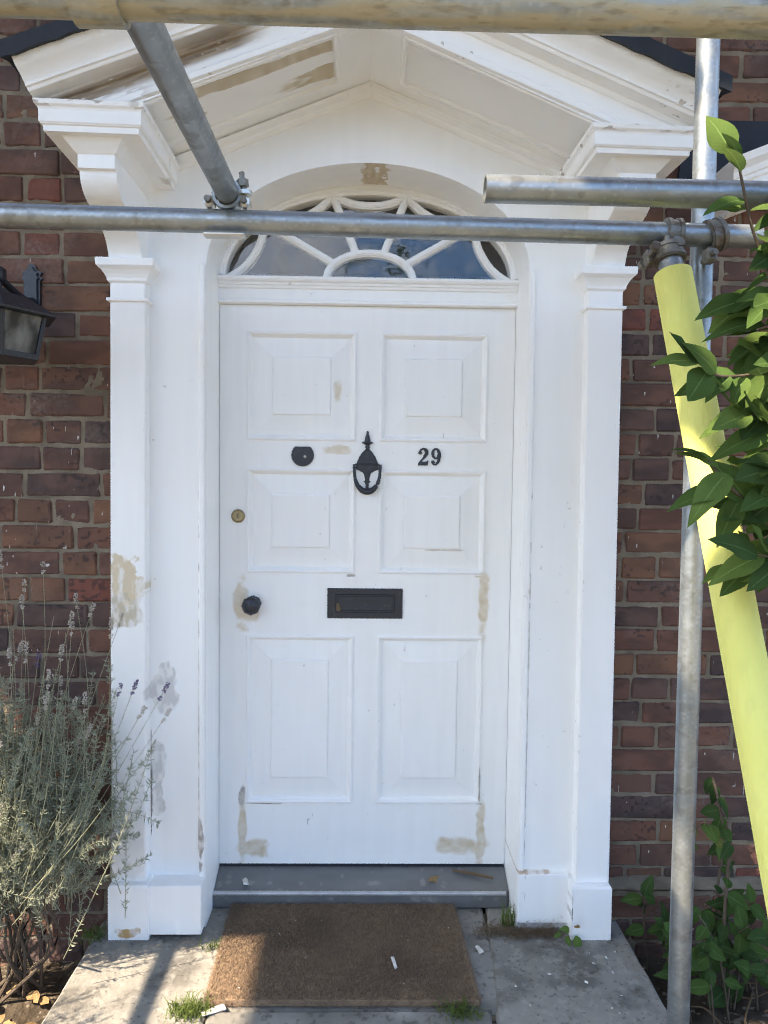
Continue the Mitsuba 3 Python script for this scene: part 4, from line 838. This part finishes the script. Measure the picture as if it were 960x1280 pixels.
# lavender
LV = thing('lavender_bush', 'straggly grey green lavender bush with dry flower spikes against the left brick wall', 'shrub')
rngl = np.random.default_rng(17)
stems, leaves = [], []
def add_leafpair(p, t, size, nn):
    for k in range(nn):
        a = rngl.uniform(0, 2 * np.pi); o = np.cross(t, (math.cos(a), math.sin(a), 0.3)); o /= np.linalg.norm(o) + 1e-9
        d_ = t * rngl.uniform(0.3, 0.8) + o; d_ /= np.linalg.norm(d_); L_ = size * rngl.uniform(0.5, 1.3); s_ = np.cross(d_, rngl.normal(0, 1, 3)); s_ /= np.linalg.norm(s_) + 1e-9
        w_ = 0.0013 * rngl.uniform(0.7, 1.5); m_ = p + d_ * L_ * 0.5 + np.array([0, 0, -0.002])
        leaves.append((np.array([p, m_ + s_ * w_, p + d_ * L_, m_ - s_ * w_]), [(0, 1, 2), (0, 2, 3)]))
spikes = []
def lav_stem(base, tip, bend, leafy, spike, r=0.0011, dens=26):
    base, tip = np.array(base, float), np.array(tip, float); mid = (base + tip) / 2 + bend + rngl.normal(0, 0.030, 3)
    c = bez([base, mid, tip], 12); stems.append(meshkit_tube(c, np.linspace(r, r * 0.65, 12), 4)); tg = np.gradient(c, axis=0)
    for i in range(dens):
        u = rngl.uniform(0.05, leafy); q = min(int(u * 11), 10); s_ = u * 11 - q; p = c[q] * (1 - s_) + c[q + 1] * s_
        add_leafpair(p, tg[q] / np.linalg.norm(tg[q]), 0.0155, 2)
    if spike: spikes.append((c[-1], tg[-1] / np.linalg.norm(tg[-1]), spike))
for i in range(520):
    b = (-1.00 + rngl.normal(0, 0.10), -0.24 + rngl.normal(0, 0.05), 0.25 + rngl.normal(0, 0.08))
    az = rngl.uniform(0, 2 * np.pi); spread = rngl.uniform(0.0, 0.29); h = rngl.uniform(0.45, 0.98)
    tip = (b[0] + math.cos(az) * spread * 1.05, min(b[1] + math.sin(az) * spread * 0.40, -0.05), -0.1 + h * (1 - 0.55 * spread))
    lav_stem(b, tip, (math.cos(az) * spread * 0.14, 0, 0.03), 0.99, 0, 0.0012, 62)
for i in range(90):
    b = (-1.05 + rngl.normal(0, 0.10), -0.26 + rngl.normal(0, 0.05), 0.20)
    az = rngl.uniform(0, 2 * np.pi); spread = abs(rngl.normal(0.12, 0.10)); h = rngl.uniform(0.40, 1.05) - spread * 0.9
    tip = (b[0] + math.cos(az) * spread * 1.1 + 0.02, min(b[1] + math.sin(az) * spread * 0.35, -0.06), b[2] + h)
    lav_stem(b, tip, (math.cos(az) * spread * 0.2, 0, 0.03), 0.5, 1 if rngl.random() < 0.8 else 0, 0.0010, 5)
for tip, sp_ in (((-0.668, -0.33, 0.99), 2), ((-0.655, -0.30, 0.815), 2), ((-0.615, -0.30, 0.82), 2), ((-0.60, -0.28, 0.745), 1), ((-0.545, -0.26, 0.80), 2), ((-0.535, -0.27, 0.735), 1), ((-0.79, -0.35, 0.925), 1), ((-0.85, -0.35, 0.91), 2), ((-0.82, -0.36, 0.86), 1), ((-0.75, -0.30, 0.78), 1), ((-0.72, -0.30, 0.70), 0)):
    lav_stem((-0.88 + rngl.normal(0, 0.04), -0.36, 0.30 + rngl.normal(0, 0.05)), tip, (0.02, 0, -0.02), 0.8, sp_, 0.0010, 4)
wood = [strand(bez([(-1.0 + rngl.normal(0, 0.05), -0.17 + rngl.normal(0, 0.03), -0.14), (-1.0 + rngl.normal(0, 0.07), -0.20 + rngl.normal(0, 0.03), 0.05), (-1.0 + rngl.normal(0, 0.11), -0.24 + rngl.normal(0, 0.04), 0.24)], 8), np.linspace(0.006, 0.003, 8), 6) for _ in range(16)]
for w_ in wood: part(LV, 'woody_stem', w_, 'mat_bark', 40)
part(LV, 'stem', fast_cat(stems), 'mat_lavender_stem', True, kind='stuff')
part(LV, 'leaf', fast_cat(leaves), 'mat_lavender_leaf', kind='stuff')
def spike_mesh(p, t, L_):
    parts = []; n = int(L_ / 0.0055)
    for i in range(n):
        if 0.18 < i / n < 0.34: continue
        c = p + t * (i / n * L_ - L_ * 0.6); r = 0.0046 * (0.75 + 0.5 * math.sin(math.pi * i / n))
        for k in range(6):
            a = k * 1.047 + i * 0.7 + rngl.uniform(-0.4, 0.4); o = np.cross(t, (math.cos(a), math.sin(a), 0.21)); o /= np.linalg.norm(o)
            q = trimesh.creation.icosphere(0, 0.0021 * rngl.uniform(0.6, 1.4)); q.apply_translation(c + o * r * 0.75 + rngl.normal(0, 0.0011, 3)); parts.append((np.array(q.vertices), np.array(q.faces)))
    return fast_cat(parts)
for p, t, kind in spikes: part(LV, 'flower_spike', spike_mesh(p, t, rngl.uniform(0.035, 0.06)), 'mat_lavender_violet' if (kind == 2 and rngl.random() < 0.8) else 'mat_lavender_flower', True)

LV_UNSEEN = thing('lavender_bush', 'second lavender bush beside the path, out of view, dappling the left slab', 'shrub')  # bush out of view, placed to dapple the left slab
stems, leaves = [], []
for i in range(120):
    b = (-1.20 + rngl.normal(0, 0.09), -0.84 + rngl.normal(0, 0.07), -0.13); az = rngl.uniform(0, 2 * np.pi); sp_ = rngl.uniform(0, 0.30); h = rngl.uniform(0.6, 1.0)
    lav_stem(b, (b[0] + math.cos(az) * sp_, b[1] + math.sin(az) * sp_ * 0.6, -0.1 + h * (1 - 0.5 * sp_)), (0, 0, 0.05), 0.99, 0, 0.0012, 40)
part(LV_UNSEEN, 'stem', fast_cat(stems), 'mat_lavender_stem', True, kind='stuff'); part(LV_UNSEEN, 'leaf', fast_cat(leaves), 'mat_lavender_leaf', kind='stuff')

# grass tufts and weeds
def tuft(name, label, cat_, at, n, h, spread, bsdf, seed):
    r = np.random.default_rng(seed); P = []
    for i in range(n):
        b = np.array([at[0] + r.normal(0, spread * 0.45), at[1] + r.normal(0, spread * 0.3), at[2]]); a = r.uniform(0, 2 * np.pi); o = np.array([math.cos(a), math.sin(a), 0]) * spread * r.uniform(0.2, 1.0)
        H = h * r.uniform(0.4, 1.1); pts = [b, b + o * 0.4 + [0, 0, H * 0.7], b + o + [0, 0, H * r.uniform(0.5, 1)]]
        w = np.cross(o, (0, 0, 1)); w = w / (np.linalg.norm(w) + 1e-9) * 0.0016
        P.append((np.array([pts[0] - w, pts[0] + w, pts[1] + w * 0.8, pts[1] - w * 0.8, pts[2]]), [(0, 1, 2), (0, 2, 3), (3, 2, 4)]))
    put(thing(name, label, cat_), fast_cat(P), bsdf)
tuft('grass_tuft', 'grass tuft in the crack at the front right corner of the doormat', 'grass', (0.262, -0.435, 0.0), 130, 0.035, 0.05, 'mat_grass', 1)
tuft('grass_tuft', 'grass tuft in the shadow left of the doormat at the bottom edge', 'grass', (-0.435, -0.43, 0.0), 170, 0.045, 0.055, 'mat_grass', 2)
tuft('grass_tuft', 'small sunlit grass tuft beside the back left part of the doormat', 'grass', (-0.432, -0.165, 0.0), 36, 0.028, 0.035, 'mat_grass', 3)
tuft('grass_tuft', 'little bright weed at the left corner of the left plinth', 'grass', (-0.80, -0.11, 0.0), 60, 0.035, 0.05, 'mat_leaf_pale', 4)
tuft('weed', 'tall thin weed at the right jamb beside the sill end', 'weed', (0.455, -0.06, 0.0), 46, 0.09, 0.028, 'mat_grass', 6)
for i, (x, y, w) in enumerate(((0.40, -0.085, 0.06), (0.48, -0.095, 0.05), (0.56, -0.09, 0.055))):
    r = np.random.default_rng(40 + i); P = []
    for j in range(900):
        p = np.array([x + r.normal(0, w * 0.5), y - abs(r.normal(0, 0.018)), abs(r.normal(0, 0.016))]); d_ = r.normal(0, 1, 3); d_[2] = abs(d_[2]); d_ /= np.linalg.norm(d_); s_ = np.cross(d_, r.normal(0, 1, 3)); s_ /= np.linalg.norm(s_)
        L_ = r.uniform(0.004, 0.012); P.append((np.array([p - s_ * 0.001, p + s_ * 0.001, p + d_ * L_]), [(0, 1, 2)]))
    put(thing('moss_clump', ['dry brown moss clump nearest the sill, in front of the right plinth', 'dry brown moss clump in the middle, along the right plinth', 'dry brown moss clump farthest right, beside the small green weed'][i], 'moss'), fast_cat(P), 'mat_moss')
WD = thing('weed', 'small green leafed weed growing at the foot of the right plinth', 'weed')
for i, (dx, dz, sx, sz, s_) in enumerate(((0.0, 0.012, 0.15, -0.9, 0.045), (-0.02, 0.03, -0.7, 0.3, 0.03), (-0.045, 0.02, -0.8, -0.1, 0.03), (0.0, 0.035, 0.1, 0.8, 0.028), (-0.03, 0.01, 0.3, -0.6, 0.03))):
    leaf_entry(sub(WD, 'leaf'), i % 4, 'mat_leaf_pale' if i != 3 else 'mat_leaf_dead', (0.642 + dx, -0.145, 0.015 + dz), (sx, -0.5, sz), (0, -0.9, 0.5), s_, 1.5)

# litter: paint flakes, splinters, dried leaves
rngd = np.random.default_rng(77)
def flake(label, x, y, z, L_, W_, rot, grp, bsdf='mat_flake', name='paint_flake', c='paint flake'):
    k = thing(name, label, c, grp); m = cbox(-L_ / 2, L_ / 2, -W_ / 2, W_ / 2, 0, 0.0016, 0.0006, min(W_ * 0.22, 0.004))
    m.apply_transform(trimesh.transformations.rotation_matrix(rot, (0, 0, 1))); m.apply_translation((x, y, z)); put(k, m, bsdf)
for i in range(9): flake('tiny white paint flake lying on the brown doormat', rngd.uniform(-0.38, 0.28), rngd.uniform(-0.38, 0.01), 0.024, rngd.uniform(0.003, 0.008), rngd.uniform(0.002, 0.004), rngd.uniform(0, 3), 'paint flakes on the doormat')
for i in range(12): flake('tiny white paint flake lying on the grey stone right of the doormat', rngd.uniform(0.34, 0.76), rngd.uniform(-0.45, -0.14), 0.003, rngd.uniform(0.004, 0.009), rngd.uniform(0.0025, 0.005), rngd.uniform(0, 3), 'paint flakes on the right hand stone')
flake('pale wood splinter standing out on the middle of the doormat', 0.095, -0.265, 0.024, 0.050, 0.008, 1.75, None, name='wood_splinter', c='splinter')
flake('larger white paint flake on the stone just right of the doormat', 0.348, -0.17, 0.0, 0.030, 0.011, 2.0, None)
flake('white paint flake on the left end of the grey sill', -0.380, 0.075, 0.0675, 0.045, 0.016, 1.9, None)
flake('white paint flake at the front left corner of the doormat', -0.375, -0.425, 0.006, 0.06, 0.022, 0.5, None)
SK = thing('dry_stick', 'dry brown stick lying on the right end of the grey sill', 'stick'); put(SK, strand([(0.30, 0.115, 0.084), (0.36, 0.10, 0.082), (0.43, 0.078, 0.078)], [0.003, 0.005, 0.0035], 7), 'mat_moss', 40)
SK = thing('dry_leaf', 'curled dead leaf lying on the grey sill beside the dry stick', 'leaf'); leaf_entry(SK, 1, 'mat_leaf_dead', (0.215, 0.075, 0.070), (1, 0.35, 0.1), (0, -0.4, 1), 0.085, 0.5)
for i in range(14):
    k = thing('dry_leaf', 'curled pale dead leaf on the dark soil at the bottom left corner', 'leaf', 'dead leaves on the left soil')
    leaf_entry(k, int(rngd.integers(0, 4)), 'mat_leaf_dead', (rngd.uniform(-1.02, -0.84), rngd.uniform(-0.42, -0.2), -0.10), rngd.normal(0, 1, 3) * [1, 1, 0.3], (rngd.normal(0, 0.4), -0.4, 1), rngd.uniform(0.03, 0.055), 1.5)

# ------------------------------------------------------------------ trees behind the viewer, out of view (for the fanlight's reflection)
def tree(label, x, y, h, rad, seed, n=2600, ls=0.22):
    r = np.random.default_rng(seed); k = thing('garden_tree', label, 'tree')
    part(k, 'trunk', strand(bez([(x, y, -0.25), (x + 0.05, y, h * 0.35), (x - 0.05, y, h * 0.75)], 10), np.linspace(0.16, 0.05, 10), 8), 'mat_bark', 40)
    cl = r.normal(0, 1, (26, 3)); cl /= np.linalg.norm(cl, axis=1, keepdims=True); cl = cl * rad * r.uniform(0.5, 1.0, (26, 1)) * [1, 1, 0.85] + [x, y, h - rad * 0.85]
    c = cl[r.integers(0, 26, n)] + r.normal(0, rad * 0.22, (n, 3)); d_ = r.normal(0, 1, (n, 3)); d_ /= np.linalg.norm(d_, axis=1, keepdims=True); e_ = np.cross(d_, r.normal(0, 1, (n, 3))); e_ /= np.linalg.norm(e_, axis=1, keepdims=True)
    v = np.stack([c, c + d_ * ls * 0.5 + e_ * ls * 0.25, c + d_ * ls, c + d_ * ls * 0.5 - e_ * ls * 0.25], 1).reshape(-1, 3); b = np.arange(n)[:, None] * 4
    part(k, 'crown', trimesh.Trimesh(v, np.vstack([b + [0, 1, 2], b + [0, 2, 3]]), process=False), 'mat_tree_leaf', kind='stuff')
tree('broad green tree across the way, left of centre', -4.5, -15.5, 3.4, 1.6, 1); tree('broad green tree across the way, straight ahead of the door', 0.6, -17.5, 6.2, 2.2, 2, 5000); tree('broad green tree across the way, to the right', 7.0, -15.0, 3.6, 1.6, 3)
